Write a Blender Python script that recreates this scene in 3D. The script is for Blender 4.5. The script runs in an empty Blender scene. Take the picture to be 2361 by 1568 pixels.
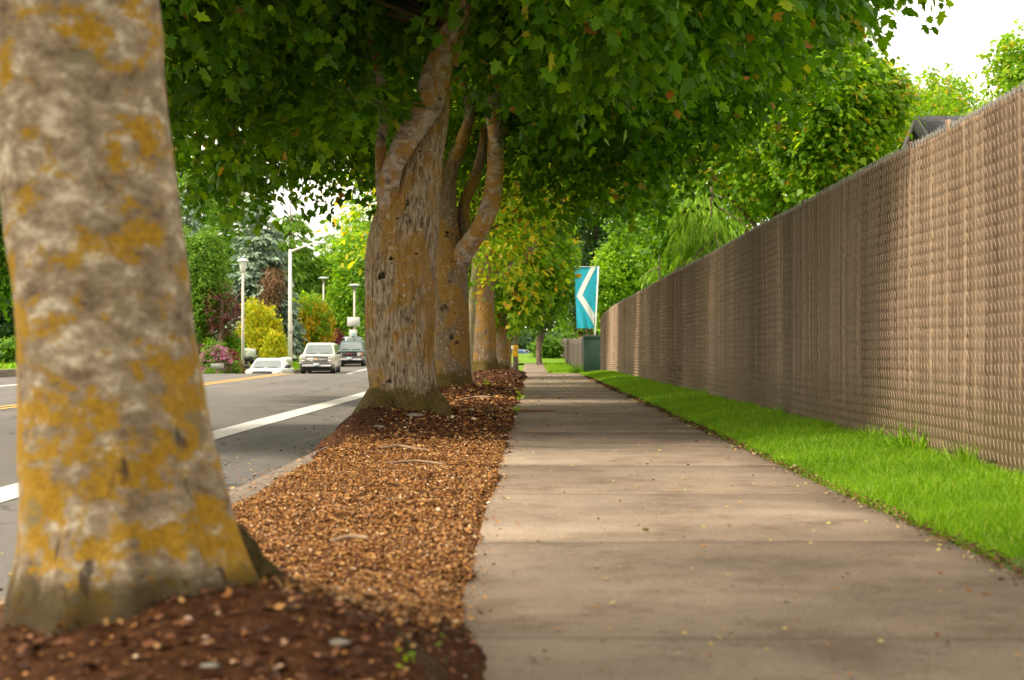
import bpy, math, random
import numpy as np
from mathutils import Vector, noise as mnoise
R = math.radians
C = bpy.context.scene
COL = C.collection

# ------------------------------------------------------------------ camera
F = 3279.0                      # focal length in photo pixels (2361 wide), 50 mm lens
cam_d = bpy.data.cameras.new('camera'); cam = bpy.data.objects.new('camera', cam_d); COL.objects.link(cam)
cam.location = (0, 0, 0.62); cam.rotation_euler = (R(90), 0, 0)
cam_d.lens = 50; cam_d.sensor_width = 36
cam_d.shift_x = -0.0172; cam_d.shift_y = 0.0110
cam_d.clip_start = 0.05; cam_d.clip_end = 2000
cam_d.dof.use_dof = True; cam_d.dof.focus_distance = 13.0; cam_d.dof.aperture_fstop = 4.0
cam_d.dof.aperture_blades = 7
C.camera = cam

# ------------------------------------------------------------------ sky, sun, exposure
SUN_EL, SUN_AZ = 50.0, -110.0    # azimuth clockwise from +Y: sun on the left, slightly behind
w = bpy.data.worlds.new('World'); C.world = w; w.use_nodes = True
nt = w.node_tree; nt.nodes.clear()
out = nt.nodes.new('ShaderNodeOutputWorld'); bg = nt.nodes.new('ShaderNodeBackground')
sky = nt.nodes.new('ShaderNodeTexSky'); sky.sky_type = 'NISHITA'; sky.sun_disc = False
sky.sun_elevation = R(SUN_EL); sky.sun_rotation = R(SUN_AZ % 360)
sky.air_density = 1.0; sky.dust_density = 3.0; sky.ozone_density = 1.0
mixs = nt.nodes.new('ShaderNodeMixRGB'); mixs.inputs['Fac'].default_value = 0.8
mixs.inputs['Color2'].default_value = (10.4, 9.5, 7.9, 1)      # thin bright overcast veil
nt.links.new(sky.outputs[0], mixs.inputs['Color1']); nt.links.new(mixs.outputs[0], bg.inputs[0])
bg.inputs[1].default_value = 0.145
nt.links.new(bg.outputs[0], out.inputs[0])
sd = bpy.data.lights.new('sun', 'SUN'); sun = bpy.data.objects.new('sun', sd); COL.objects.link(sun)
sd.energy = 3.7; sd.angle = R(7); sd.color = (1.0, 0.90, 0.72)
dv = Vector((math.sin(R(SUN_AZ))*math.cos(R(SUN_EL)), math.cos(R(SUN_AZ))*math.cos(R(SUN_EL)), math.sin(R(SUN_EL))))
sun.rotation_euler = dv.to_track_quat('Z', 'Y').to_euler(); sun.location = (0, 0, 30)
C.view_settings.view_transform = 'Standard'; C.view_settings.look = 'None'
C.view_settings.exposure = 0.68; C.view_settings.gamma = 1.0
C.cycles.use_denoising = True
C.cycles.max_bounces = 7; C.cycles.diffuse_bounces = 4; C.cycles.transmission_bounces = 4; C.cycles.glossy_bounces = 2
C.cycles.caustics_reflective = False; C.cycles.caustics_refractive = False
C.cycles.sample_clamp_indirect = 6.0

rng = np.random.default_rng(7); random.seed(7)
def P(px, py, d): return Vector(((px-1221)*d/F, d, 0.62+(810-py)*d/F))
def PX(px, d): return (px-1221)*d/F
def PZ(py, d): return 0.62+(810-py)*d/F

# ------------------------------------------------------------------ numpy value noise
_L = rng.random((256, 256))
def vn(x, y, s=1.0, o=0.0):
    x = np.asarray(x, float)*s+o+1000; y = np.asarray(y, float)*s+o*1.7+1000
    xi = np.floor(x).astype(int); yi = np.floor(y).astype(int); fx = x-xi; fy = y-yi
    fx = fx*fx*(3-2*fx); fy = fy*fy*(3-2*fy)
    a = _L[xi % 256, yi % 256]; b = _L[(xi+1) % 256, yi % 256]; c = _L[xi % 256, (yi+1) % 256]; d = _L[(xi+1) % 256, (yi+1) % 256]
    return (a*(1-fx)+b*fx)*(1-fy)+(c*(1-fx)+d*fx)*fy-0.5

# ------------------------------------------------------------------ terrain profile
def _tab(pts, sg=1.6):
    ys = np.arange(-40, 420, 0.5); v = np.interp(ys, *zip(*pts))
    k = np.exp(-0.5*(np.arange(-12, 13)*0.5/sg)**2); k /= k.sum()
    return ys, np.convolve(np.pad(v, 12, 'edge'), k, 'valid')
TSx, TSv = _tab([(-40, 0), (38.5, 0.02), (48, -.27), (58, -.34), (80, -.54), (100, -.35), (123, -.1), (136, .03), (162, .2), (300, 3), (420, 5)])
TRx, TRv = _tab([(-40, -.03), (5, -.03), (12, .02), (25, .045), (38, .13), (40.5, .12), (50, -.45), (60, -.85), (70, -1.04), (80, -.53), (96, -.30), (120, -.05), (160, .5), (300, 4), (420, 6)])
def T(x, y):
    k = np.clip((-np.asarray(x, float)-1.3)/3.0, 0, 1); k = k*k*(3-2*k)
    return np.interp(y, TSx, TSv)*(1-k)+np.interp(y, TRx, TRv)*k

# ------------------------------------------------------------------ mesh + object helpers
def mesh_np(name, V, Fs, smooth=False):
    me = bpy.data.meshes.new(name); V = np.asarray(V, np.float32)
    if not isinstance(Fs, list): Fs = [Fs]
    Fs = [np.asarray(f, np.int32) for f in Fs if len(f)]
    me.vertices.add(len(V)); me.vertices.foreach_set('co', V.ravel())
    nl = sum(f.size for f in Fs); npoly = sum(len(f) for f in Fs)
    me.loops.add(nl); me.polygons.add(npoly)
    me.loops.foreach_set('vertex_index', np.concatenate([f.ravel() for f in Fs]))
    st = []; o = 0
    for f in Fs: st.append(o+np.arange(len(f))*f.shape[1]); o += f.size
    me.polygons.foreach_set('loop_start', np.concatenate(st).astype(np.int32))
    me.update(calc_edges=True)
    if smooth: me.shade_smooth()
    return me
def link(name, me, mat=None, parent=None):
    o = bpy.data.objects.new(name, me); COL.objects.link(o)
    if me is not None and mat is not None and not me.materials: me.materials.append(mat)
    if parent is not None: o.parent = parent
    return o
def tag(o, label=None, cat=None, group=None, kind=None):
    if label: o['label'] = label
    if cat: o['category'] = cat
    if group: o['group'] = group
    if kind: o['kind'] = kind
    return o
def thing(name, label, cat, loc=(0, 0, 0), rz=0, group=None):
    o = bpy.data.objects.new(name, None); COL.objects.link(o); o.location = loc; o.rotation_euler = (0, 0, rz)
    o.empty_display_size = 0.2
    return tag(o, label, cat, group)
def copy_tree(o, parent=None):
    c = o.copy(); COL.objects.link(c); c.parent = parent
    for ch in list(o.children): copy_tree(ch, c)
    return c
class MB:
    def __init__(s): s.v = []; s.q = []; s.t = []; s.n = 0
    def add(s, V, Fc):
        V = np.asarray(V, float).reshape(-1, 3)
        for f in Fc:
            g = [i+s.n for i in f]
            if len(g) == 4: s.q.append(g)
            elif len(g) == 3: s.t.append(g)
            else:
                for k in range(1, len(g)-1): s.t.append([g[0], g[k], g[k+1]])
        s.v.append(V); s.n += len(V); return s
    def box(s, x0, x1, y0, y1, z0, z1, b=0.0):
        if b <= 0:
            V = [(x, y, z) for z in (z0, z1) for y in (y0, y1) for x in (x0, x1)]
            return s.add(V, [(0, 2, 3, 1), (4, 5, 7, 6), (0, 1, 5, 4), (2, 6, 7, 3), (0, 4, 6, 2), (1, 3, 7, 5)])
        b = min(b, (x1-x0)*.45, (y1-y0)*.45, (z1-z0)*.45)
        def ring(bb, z): return [(x0+bb+b, y0+bb, z), (x1-bb-b, y0+bb, z), (x1-bb, y0+bb+b, z), (x1-bb, y1-bb-b, z), (x1-bb-b, y1-bb, z), (x0+bb+b, y1-bb, z), (x0+bb, y1-bb-b, z), (x0+bb, y0+bb+b, z)]
        V = ring(b*.6, z0)+ring(0, z0+b)+ring(0, z1-b)+ring(b*.6, z1)
        Fc = [tuple(range(7, -1, -1)), tuple(range(24, 32))]
        for k in range(3):
            for i in range(8): Fc.append((k*8+i, k*8+(i+1) % 8, k*8+8+(i+1) % 8, k*8+8+i))
        return s.add(V, Fc)
    def cyl(s, p0, p1, r0, r1=None, n=12, cap=True):
        r1 = r0 if r1 is None else r1; p0 = Vector(p0); p1 = Vector(p1); a = (p1-p0).normalized()
        u = a.orthogonal().normalized(); v = a.cross(u)
        V = []
        for p, r in ((p0, r0), (p1, r1)):
            for i in range(n):
                t = 2*math.pi*i/n; V.append(p+u*math.cos(t)*r+v*math.sin(t)*r)
        Fc = [(i, (i+1) % n, n+(i+1) % n, n+i) for i in range(n)]
        if cap: Fc += [tuple(range(n-1, -1, -1)), tuple(range(n, 2*n))]
        return s.add([tuple(q) for q in V], Fc)
    def lathe(s, prof, cx=0, cy=0, n=20):
        V = [(cx+r*math.cos(2*math.pi*i/n), cy+r*math.sin(2*math.pi*i/n), z) for r, z in prof for i in range(n)]
        Fc = [(k*n+i, k*n+(i+1) % n, (k+1)*n+(i+1) % n, (k+1)*n+i) for k in range(len(prof)-1) for i in range(n)]
        return s.add(V, Fc)
    def prism(s, poly, x0, x1):      # poly in (y,z) extruded along x
        n = len(poly); V = [(x0, y, z) for y, z in poly]+[(x1, y, z) for y, z in poly]
        Fc = [(i, (i+1) % n, n+(i+1) % n, n+i) for i in range(n)]+[tuple(range(n-1, -1, -1)), tuple(range(n, 2*n))]
        return s.add(V, Fc)
    def mesh(s, name, smooth=False):
        V = np.concatenate(s.v); Fs = []
        if s.q: Fs.append(np.array(s.q))
        if s.t: Fs.append(np.array(s.t))
        return mesh_np(name, V, Fs, smooth)
    def build(s, name, mat, parent=None, smooth=False): return link(name, s.mesh(name, smooth), mat, parent)

# ------------------------------------------------------------------ material helpers
def newmat(name):
    m = bpy.data.materials.new(name); m.use_nodes = True; t = m.node_tree; t.nodes.clear()
    return m, t
def N(t, typ, **kw):
    n = t.nodes.new(typ)
    for k, v in kw.items():
        if k.startswith('i_'): n.inputs[int(k[2:])].default_value = v
        else: setattr(n, k, v)
    return n
def noise_n(t, scale, detail=5, rough=.6, vec=None, dist=0.0):
    n = N(t, 'ShaderNodeTexNoise'); n.inputs['Scale'].default_value = scale; n.inputs['Detail'].default_value = detail
    n.inputs['Roughness'].default_value = rough; n.inputs['Distortion'].default_value = dist
    if vec is not None: t.links.new(vec, n.inputs['Vector'])
    return n.outputs['Fac']
def mapping(t, scale, src='Object', loc=(0, 0, 0)):
    c = N(t, 'ShaderNodeTexCoord'); m = N(t, 'ShaderNodeMapping'); m.inputs['Scale'].default_value = scale; m.inputs['Location'].default_value = loc
    t.links.new(c.outputs[src], m.inputs['Vector']); return m.outputs[0]
def ramp(t, fac, stops, interp='LINEAR'):
    r = N(t, 'ShaderNodeValToRGB'); cr = r.color_ramp; cr.interpolation = interp
    while len(cr.elements) < len(stops): cr.elements.new(0.5)
    for e, (p, c) in zip(cr.elements, stops):
        e.position = p; e.color = (*c, 1) if len(c) == 3 else c
    t.links.new(fac, r.inputs[0]); return r.outputs[0]
def mix(t, fac, a, b, mode='MIX'):
    m = N(t, 'ShaderNodeMixRGB', blend_type=mode)
    for i, x in ((0, fac), (1, a), (2, b)):
        if hasattr(x, 'links') or hasattr(x, 'is_linked'): t.links.new(x, m.inputs[i])
        elif isinstance(x, (int, float)): m.inputs[i].default_value = x if i == 0 else (x, x, x, 1)
        else: m.inputs[i].default_value = (*x, 1)
    return m.outputs[0]
def finish(t, col, rough=.8, bump=None, bs=.3, bd=.02, spec=.3, metal=0.0, coat=0.0):
    p = N(t, 'ShaderNodeBsdfPrincipled'); o = N(t, 'ShaderNodeOutputMaterial')
    if hasattr(col, 'is_linked'): t.links.new(col, p.inputs['Base Color'])
    else: p.inputs['Base Color'].default_value = (*col, 1)
    if hasattr(rough, 'is_linked'): t.links.new(rough, p.inputs['Roughness'])
    else: p.inputs['Roughness'].default_value = rough
    p.inputs['Specular IOR Level'].default_value = spec; p.inputs['Metallic'].default_value = metal
    p.inputs['Coat Weight'].default_value = coat
    if bump is not None:
        b = N(t, 'ShaderNodeBump'); b.inputs['Strength'].default_value = bs; b.inputs['Distance'].default_value = bd
        t.links.new(bump, b.inputs['Height']); t.links.new(b.outputs[0], p.inputs['Normal'])
    t.links.new(p.outputs[0], o.inputs[0]); return p
def plain(name, col, rough=.6, var=.12, scale=6, metal=0.0, spec=.4, coat=0.0, bs=.1):
    m, t = newmat(name); f = noise_n(t, scale, 6, .65, mapping(t, (1, 1, 1)))
    c = ramp(t, f, [(.3, tuple(x*(1-var) for x in col)), (.7, tuple(min(1, x*(1+var)) for x in col))])
    finish(t, c, rough, f, bs, .005, spec, metal, coat); return m
def leafmat(name, stops, trans=.4, rough=.45, tint=(1.45, 1.4, .45), patch=None):
    m, t = newmat(name); g = N(t, 'ShaderNodeNewGeometry')
    c = ramp(t, g.outputs['Random Per Island'], stops)
    f = noise_n(t, .9, 3, .6, mapping(t, (1, 1, 1)))
    c = mix(t, .55, c, ramp(t, f, [(.35, (.62, .66, .6)), (.65, (1.3, 1.25, 1.1))]), 'MULTIPLY')
    if patch: 
        f2 = noise_n(t, patch[0], 2, .5, mapping(t, (1, 1, 1), loc=(3, 7, 1)))
        c = mix(t, ramp(t, f2, [(patch[2], (0, 0, 0)), (patch[2]+.08, (1, 1, 1))]), c, patch[1])
    p = N(t, 'ShaderNodeBsdfPrincipled'); t.links.new(c, p.inputs['Base Color']); p.inputs['Roughness'].default_value = rough
    p.inputs['Specular IOR Level'].default_value = .22
    tr = N(t, 'ShaderNodeBsdfTranslucent'); t.links.new(mix(t, 1.0, c, tint, 'MULTIPLY'), tr.inputs[0])
    ms = N(t, 'ShaderNodeMixShader'); ms.inputs[0].default_value = trans
    t.links.new(p.outputs[0], ms.inputs[1]); t.links.new(tr.outputs[0], ms.inputs[2])
    o = N(t, 'ShaderNodeOutputMaterial'); t.links.new(ms.outputs[0], o.inputs[0]); return m

M = {}
# ---- leaves
M['maple'] = leafmat('maple leaf', [(0, (.035, .100, .002)), (.35, (.060, .155, .003)), (.75, (.11, .235, .005)), (.97, (.19, .31, .008)), (.988, (.28, .22, .03)), (1, (.40, .15, .04))], .5, tint=(1.7, 1.6, .4))
M['maple_l'] = leafmat('light maple leaf', [(0, (.10, .24, .012)), (.5, (.20, .38, .02)), (.88, (.34, .50, .03)), (.96, (.50, .46, .05)), (1, (.6, .30, .05))], .55, tint=(1.5, 1.4, .4))
M['yellowing'] = leafmat('yellowing leaf', [(0, (.12, .28, .02)), (.4, (.24, .42, .03)), (.7, (.48, .56, .04)), (.93, (.70, .55, .05)), (1, (.70, .34, .06))], .6)
M['bright'] = leafmat('bright green leaf', [(0, (.10, .24, .012)), (.5, (.19, .37, .018)), (1, (.36, .50, .04))], .52, tint=(1.45, 1.4, .4))
M['midgreen'] = leafmat('mid green leaf', [(0, (.055, .14, .010)), (.5, (.10, .23, .014)), (1, (.20, .34, .02))], .48, tint=(1.5, 1.45, .4))
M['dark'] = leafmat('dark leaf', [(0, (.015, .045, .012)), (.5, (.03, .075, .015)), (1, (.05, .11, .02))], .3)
M['spruce'] = leafmat('blue spruce needle', [(0, (.17, .25, .18)), (.5, (.28, .38, .29)), (1, (.42, .51, .41))], .15, .7, (1, 1, .9))
M['deodar'] = leafmat('cedar needle', [(0, (.13, .26, .02)), (.5, (.22, .40, .025)), (1, (.36, .52, .05))], .35, .6)
M['cedar'] = leafmat('far cedar needle', [(0, (.08, .19, .02)), (.5, (.14, .28, .025)), (1, (.26, .40, .04))], .3, .6)
M['gold'] = leafmat('golden cypress spray', [(0, (.24, .32, .015)), (.5, (.46, .50, .02)), (.85, (.62, .56, .03)), (1, (.62, .36, .05))], .3, .6)
M['burgundy'] = leafmat('burgundy leaf', [(0, (.05, .012, .014)), (.6, (.10, .025, .025)), (1, (.17, .05, .035))], .3, .5, (1.2, .8, .7))
M['barberry'] = leafmat('red shrub leaf', [(0, (.11, .018, .025)), (.6, (.19, .03, .04)), (1, (.28, .06, .06))], .3, .5, (1.2, .8, .7))
M['pink'] = leafmat('pink blossom', [(0, (.55, .14, .36)), (.5, (.72, .28, .52)), (1, (.85, .5, .7))], .35, .6, (1.1, .9, 1))
M['labflower'] = leafmat('hanging yellow blossom', [(0, (.6, .36, .01)), (1, (.8, .5, .03))], .35, .6, (1, 1, .6))
M['drygrass'] = leafmat('dry reddish stem', [(0, (.2, .1, .05)), (.6, (.3, .17, .08)), (1, (.14, .2, .04))], .3, .7)
M['deadneedle'] = leafmat('dead brown needle', [(0, (.11, .06, .03)), (1, (.24, .13, .07))], .1, .8, (1, 1, 1))
M['grass'] = leafmat('lawn blade', [(0, (.12, .27, .008)), (.5, (.20, .40, .010)), (.90, (.32, .50, .02)), (1, (.45, .46, .12))], .4, .5, (1.2, 1.25, .4))
M['sprig'] = leafmat('small weed leaf', [(0, (.14, .3, .01)), (1, (.35, .45, .03))], .4, .5)
# ---- litter
def chipmat(name, stops, rough=.75):
    m, t = newmat(name); g = N(t, 'ShaderNodeNewGeometry')
    c = ramp(t, g.outputs['Random Per Island'], stops); finish(t, c, rough, spec=.25); return m
M['chips'] = chipmat('wood chip and dead leaf', [(0, (.06, .022, .009)), (.25, (.15, .052, .014)), (.5, (.28, .115, .028)), (.78, (.42, .20, .055)), (.94, (.54, .32, .13)), (1, (.62, .50, .36))])
M['darkchips'] = chipmat('dark bark crumb', [(0, (.03, .012, .006)), (.5, (.075, .03, .013)), (.85, (.17, .065, .03)), (.97, (.3, .14, .07)), (1, (.45, .34, .25))])
M['litter'] = chipmat('fallen leaf', [(0, (.12, .05, .02)), (.4, (.30, .15, .05)), (.7, (.42, .3, .1)), (1, (.35, .38, .12))])
# ---- surfaces
def soil():
    m, t = newmat('mulch soil'); v = mapping(t, (1, 1, 1))
    f = noise_n(t, 38, 8, .75, v); f2 = noise_n(t, 3, 3, .5, v)
    c = ramp(t, f, [(.3, (.035, .014, .007)), (.5, (.085, .034, .014)), (.68, (.17, .075, .03)), (.8, (.3, .16, .08))])
    finish(t, mix(t, .4, c, ramp(t, f2, [(.3, (.6, .55, .5)), (.7, (1.3, 1.2, 1.1))]), 'MULTIPLY'), .95, f, .9, .03, .1); return m
M['soil'] = soil()
def concrete():
    m, t = newmat('broomed concrete'); v = mapping(t, (1, 1, 1)); vs = mapping(t, (.9, 2.2, 1)); vs2 = mapping(t, (1.5, 90, 1))
    f = noise_n(t, 140, 5, .7, v); st = noise_n(t, 1.0, 5, .6, vs, .6); f3 = noise_n(t, .8, 5, .6, v); br = noise_n(t, 2, 3, .6, vs2)
    c = ramp(t, f, [(.3, (.160, .124, .094)), (.7, (.315, .254, .200))])
    c = mix(t, .6, c, ramp(t, st, [(.3, (.70, .68, .66)), (.5, (.97, .96, .95)), (.7, (1.15, 1.14, 1.12))]), 'MULTIPLY')
    c = mix(t, .6, c, ramp(t, f3, [(.38, (.66, .60, .54)), (.62, (1.15, 1.13, 1.1))]), 'MULTIPLY')
    sy = N(t, 'ShaderNodeSeparateXYZ'); t.links.new(v, sy.inputs[0])
    ma = N(t, 'ShaderNodeMath', operation='MULTIPLY_ADD'); t.links.new(sy.outputs[1], ma.inputs[0]); ma.inputs[1].default_value = 1/1.52; ma.inputs[2].default_value = 6.1/1.52+10
    wn = N(t, 'ShaderNodeTexWhiteNoise', noise_dimensions='1D'); fl = N(t, 'ShaderNodeMath', operation='FLOOR'); t.links.new(ma.outputs[0], fl.inputs[0]); t.links.new(fl.outputs[0], wn.inputs['W'])
    c = mix(t, .8, c, ramp(t, wn.outputs['Value'], [(0, (.90, .89, .88)), (1, (1.08, 1.08, 1.08))]), 'MULTIPLY')
    fr = N(t, 'ShaderNodeMath', operation='PINGPONG'); t.links.new(ma.outputs[0], fr.inputs[0]); fr.inputs[1].default_value = .5
    jn = N(t, 'ShaderNodeMath', operation='MULTIPLY_ADD'); t.links.new(noise_n(t, 18, 4, .7, v), jn.inputs[0]); jn.inputs[1].default_value = -.035; t.links.new(fr.outputs[0], jn.inputs[2])
    c = mix(t, ramp(t, jn.outputs[0], [(0.0, (.30, .30, .30)), (.004, (0, 0, 0))]), c, (.075, .052, .035))
    cv = N(t, 'ShaderNodeTexVoronoi', feature='DISTANCE_TO_EDGE'); cv.inputs['Scale'].default_value = .42; t.links.new(mapping(t, (1, 1, 1), loc=(3.1, .7, 0)), cv.inputs['Vector'])
    cm = N(t, 'ShaderNodeMath', operation='MULTIPLY_ADD'); t.links.new(noise_n(t, 9, 5, .75, v), cm.inputs[0]); cm.inputs[1].default_value = .03; t.links.new(cv.outputs['Distance'], cm.inputs[2])
    st2 = noise_n(t, 2.6, 7, .72, v); c = mix(t, .75, c, ramp(t, st2, [(.36, (.60, .55, .49)), (.50, (1, 1, 1)), (.66, (1.12, 1.1, 1.08))]), 'MULTIPLY')
    sp = noise_n(t, 34, 2, .4, v); c = mix(t, ramp(t, sp, [(.70, (0, 0, 0)), (.74, (1, 1, 1))]), c, (.13, .085, .055))
    finish(t, c, .9, mix(t, .4, f, br), .35, .004, .25); return m
M['concrete'] = concrete()
M['kerb'] = plain('kerb concrete', (.17, .132, .10), .9, .5, 14, bs=.4)
def asphalt():
    m, t = newmat('worn asphalt'); v = mapping(t, (1, 1, 1))
    f = noise_n(t, 170, 4, .75, v); f2 = noise_n(t, .7, 5, .6, mapping(t, (1.6, .35, 1)))
    c = ramp(t, f, [(.3, (.085, .077, .070)), (.55, (.150, .138, .128)), (.72, (.27, .25, .23))])
    c = mix(t, .5, c, ramp(t, f2, [(.35, (.66, .64, .62)), (.65, (1.2, 1.16, 1.1))]), 'MULTIPLY')
    cv = N(t, 'ShaderNodeTexVoronoi', feature='DISTANCE_TO_EDGE'); cv.inputs['Scale'].default_value = .33
    wv_ = N(t, 'ShaderNodeTexNoise'); wv_.inputs['Scale'].default_value = 2.2; wv_.inputs['Detail'].default_value = 6; t.links.new(v, wv_.inputs['Vector'])
    va = N(t, 'ShaderNodeVectorMath', operation='MULTIPLY_ADD'); t.links.new(wv_.outputs['Color'], va.inputs[0]); va.inputs[1].default_value = (.9, .9, 0); t.links.new(mapping(t, (1, .6, 1)), va.inputs[2]); t.links.new(va.outputs[0], cv.inputs['Vector'])
    c = mix(t, ramp(t, cv.outputs['Distance'], [(0.0, (.7, .7, .7)), (.012, (0, 0, 0))]), c, (.035, .032, .030))
    f7 = noise_n(t, 1, 4, .6, mapping(t, (1.1, .12, 1), loc=(6, 2, 0))); c = mix(t, ramp(t, f7, [(.58, (0, 0, 0)), (.72, (.55, .55, .55))]), c, (.07, .064, .06))
    finish(t, c, .85, f, .3, .004, .3); return m
M['asphalt'] = asphalt()
def paintline(name, col):
    m, t = newmat(name); v = mapping(t, (1, 1, 1)); f = noise_n(t, 26, 9, .8, v); f2 = noise_n(t, 3, 4, .6, v)
    c = ramp(t, f2, [(.3, tuple(x*.82 for x in col)), (.7, col)])
    c = mix(t, ramp(t, f, [(.56, (0, 0, 0)), (.64, (.75, .75, .75))]), c, (.17, .16, .15)); finish(t, c, .75, f, .2, .004, .3); return m
M['white_line'] = paintline('worn white road paint', (.66, .64, .59))
M['yellow_line'] = paintline('worn yellow road paint', (.60, .37, .09))
def groundm():
    m, t = newmat('lawn and earth'); v = mapping(t, (1, 1, 1)); f = noise_n(t, 6, 8, .7, v); f2 = noise_n(t, .25, 3, .5, v)
    c = ramp(t, f, [(.3, (.07, .15, .012)), (.7, (.20, .34, .035))])
    c = mix(t, ramp(t, f2, [(.55, (0, 0, 0)), (.65, (1, 1, 1))]), c, (.11, .14, .035))
    finish(t, c, .95, f, .8, .05, .1); return m
M['ground'] = groundm()
M['grass_soil'] = plain('grass thatch', (.07, .12, .015), .95, .3, 30, bs=.5)
def slatmat():
    m, t = newmat('tan fence slat'); v = mapping(t, (1, 1, 1)); g = N(t, 'ShaderNodeNewGeometry')
    big = noise_n(t, 1.0, 3, .5, mapping(t, (.01, .55, .05)))           # bands along the fence: mildew stain plus shade put into the colour
    st = noise_n(t, 1.0, 4, .6, mapping(t, (1, 30, 1.6)))
    c = ramp(t, g.outputs['Random Per Island'], [(0, (.125, .082, .052)), (.4, (.20, .140, .094)), (.85, (.26, .186, .128)), (1, (.36, .26, .18))])
    c = mix(t, .7, c, ramp(t, big, [(.40, (.50, .46, .43)), (.56, (1.25, 1.23, 1.2))]), 'MULTIPLY')
    c = mix(t, .6, c, ramp(t, st, [(.36, (.5, .46, .42)), (.56, (1.12, 1.12, 1.12))]), 'MULTIPLY')
    sp = noise_n(t, 22, 3, .5, v); c = mix(t, ramp(t, sp, [(.70, (0, 0, 0)), (.73, (1, 1, 1))]), c, (.06, .035, .02))
    z = N(t, 'ShaderNodeSeparateXYZ'); t.links.new(mapping(t, (1, 1, 1)), z.inputs[0])
    mz = N(t, 'ShaderNodeMath', operation='MULTIPLY_ADD'); t.links.new(noise_n(t, 5, 4, .6, v), mz.inputs[0]); mz.inputs[1].default_value = -.5; t.links.new(z.outputs[2], mz.inputs[2])
    c = mix(t, ramp(t, mz.outputs[0], [(0.0, (.8, .8, .8)), (.28, (0, 0, 0))]), c, (.10, .075, .03))   # olive brown, stronger towards the foot
    finish(t, c, .6, st, .15, .01, .3); return m
M['slat'] = slatmat()
M['wire'] = plain('tan vinyl coated wire', (.32, .225, .15), .8, .15, 12)
M['galv'] = plain('galvanised steel', (.27, .265, .26), .45, .15, 20, .4)
M['slatdark'] = plain('dark fence slat', (.10, .075, .06), .8, .35, 8)  # even dark brown for the second fence
# ---- bark
def bark_smooth():
    m, t = newmat('lichen mottled bark'); v = mapping(t, (1, 1, 1)); vh = mapping(t, (15, 15, 23)); vh2 = mapping(t, (9, 9, 12), loc=(4, 2, 9))
    f = noise_n(t, 1.0, 8, .72, vh, .1); f2 = noise_n(t, 1, 9, .74, vh2, .15); fine = noise_n(t, 90, 6, .75, v)
    c = ramp(t, f, [(.32, (.09, .064, .042)), (.43, (.21, .155, .10)), (.53, (.32, .25, .17)), (.64, (.60, .52, .39))])
    z = N(t, 'ShaderNodeSeparateXYZ'); t.links.new(mapping(t, (1, 1, 1)), z.inputs[0])
    # mustard lichen is thickest near the foot
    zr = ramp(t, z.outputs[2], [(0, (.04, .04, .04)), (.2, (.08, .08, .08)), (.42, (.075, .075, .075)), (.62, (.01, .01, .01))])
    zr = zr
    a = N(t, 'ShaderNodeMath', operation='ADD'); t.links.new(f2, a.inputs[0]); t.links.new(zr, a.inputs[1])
    lc = ramp(t, fine, [(.3, (.20, .105, .003)), (.7, (.50, .28, .010))])
    c = mix(t, ramp(t, a.outputs[0], [(.535, (0, 0, 0)), (.585, (.9, .9, .9))]), c, lc)
    f4 = noise_n(t, 1, 4, .5, mapping(t, (11, 11, 16), loc=(1, 5, 3)))
    c = mix(t, ramp(t, f4, [(.62, (0, 0, 0)), (.70, (.8, .8, .8))]), c, (.20, .17, .10))
    f5 = noise_n(t, 1, 3, .5, mapping(t, (26, 26, 5), loc=(8, 5, 3)), .8)
    a5 = N(t, 'ShaderNodeMath', operation='ADD'); t.links.new(f5, a5.inputs[0]); t.links.new(ramp(t, z.outputs[2], [(.1, (.08, .08, .08)), (.45, (0, 0, 0))]), a5.inputs[1])
    c = mix(t, ramp(t, a5.outputs[0], [(.68, (0, 0, 0)), (.74, (.85, .85, .85))]), c, (.055, .035, .03))
    mz = N(t, 'ShaderNodeMath', operation='MULTIPLY_ADD'); f6 = noise_n(t, 1, 5, .7, mapping(t, (14, 14, 9), loc=(2, 9, 3))); t.links.new(f6, mz.inputs[0]); mz.inputs[1].default_value = -.12; t.links.new(z.outputs[2], mz.inputs[2])
    c = mix(t, ramp(t, mz.outputs[0], [(0.0, (.7, .7, .7)), (.03, (0, 0, 0))]), c, (.07, .055, .014))
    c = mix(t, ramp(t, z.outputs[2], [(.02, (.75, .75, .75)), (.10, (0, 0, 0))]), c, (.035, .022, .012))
    finish(t, c, .9, mix(t, .25, fine, f), .5, .02, .15); return m
M['bark1'] = bark_smooth()
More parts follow.
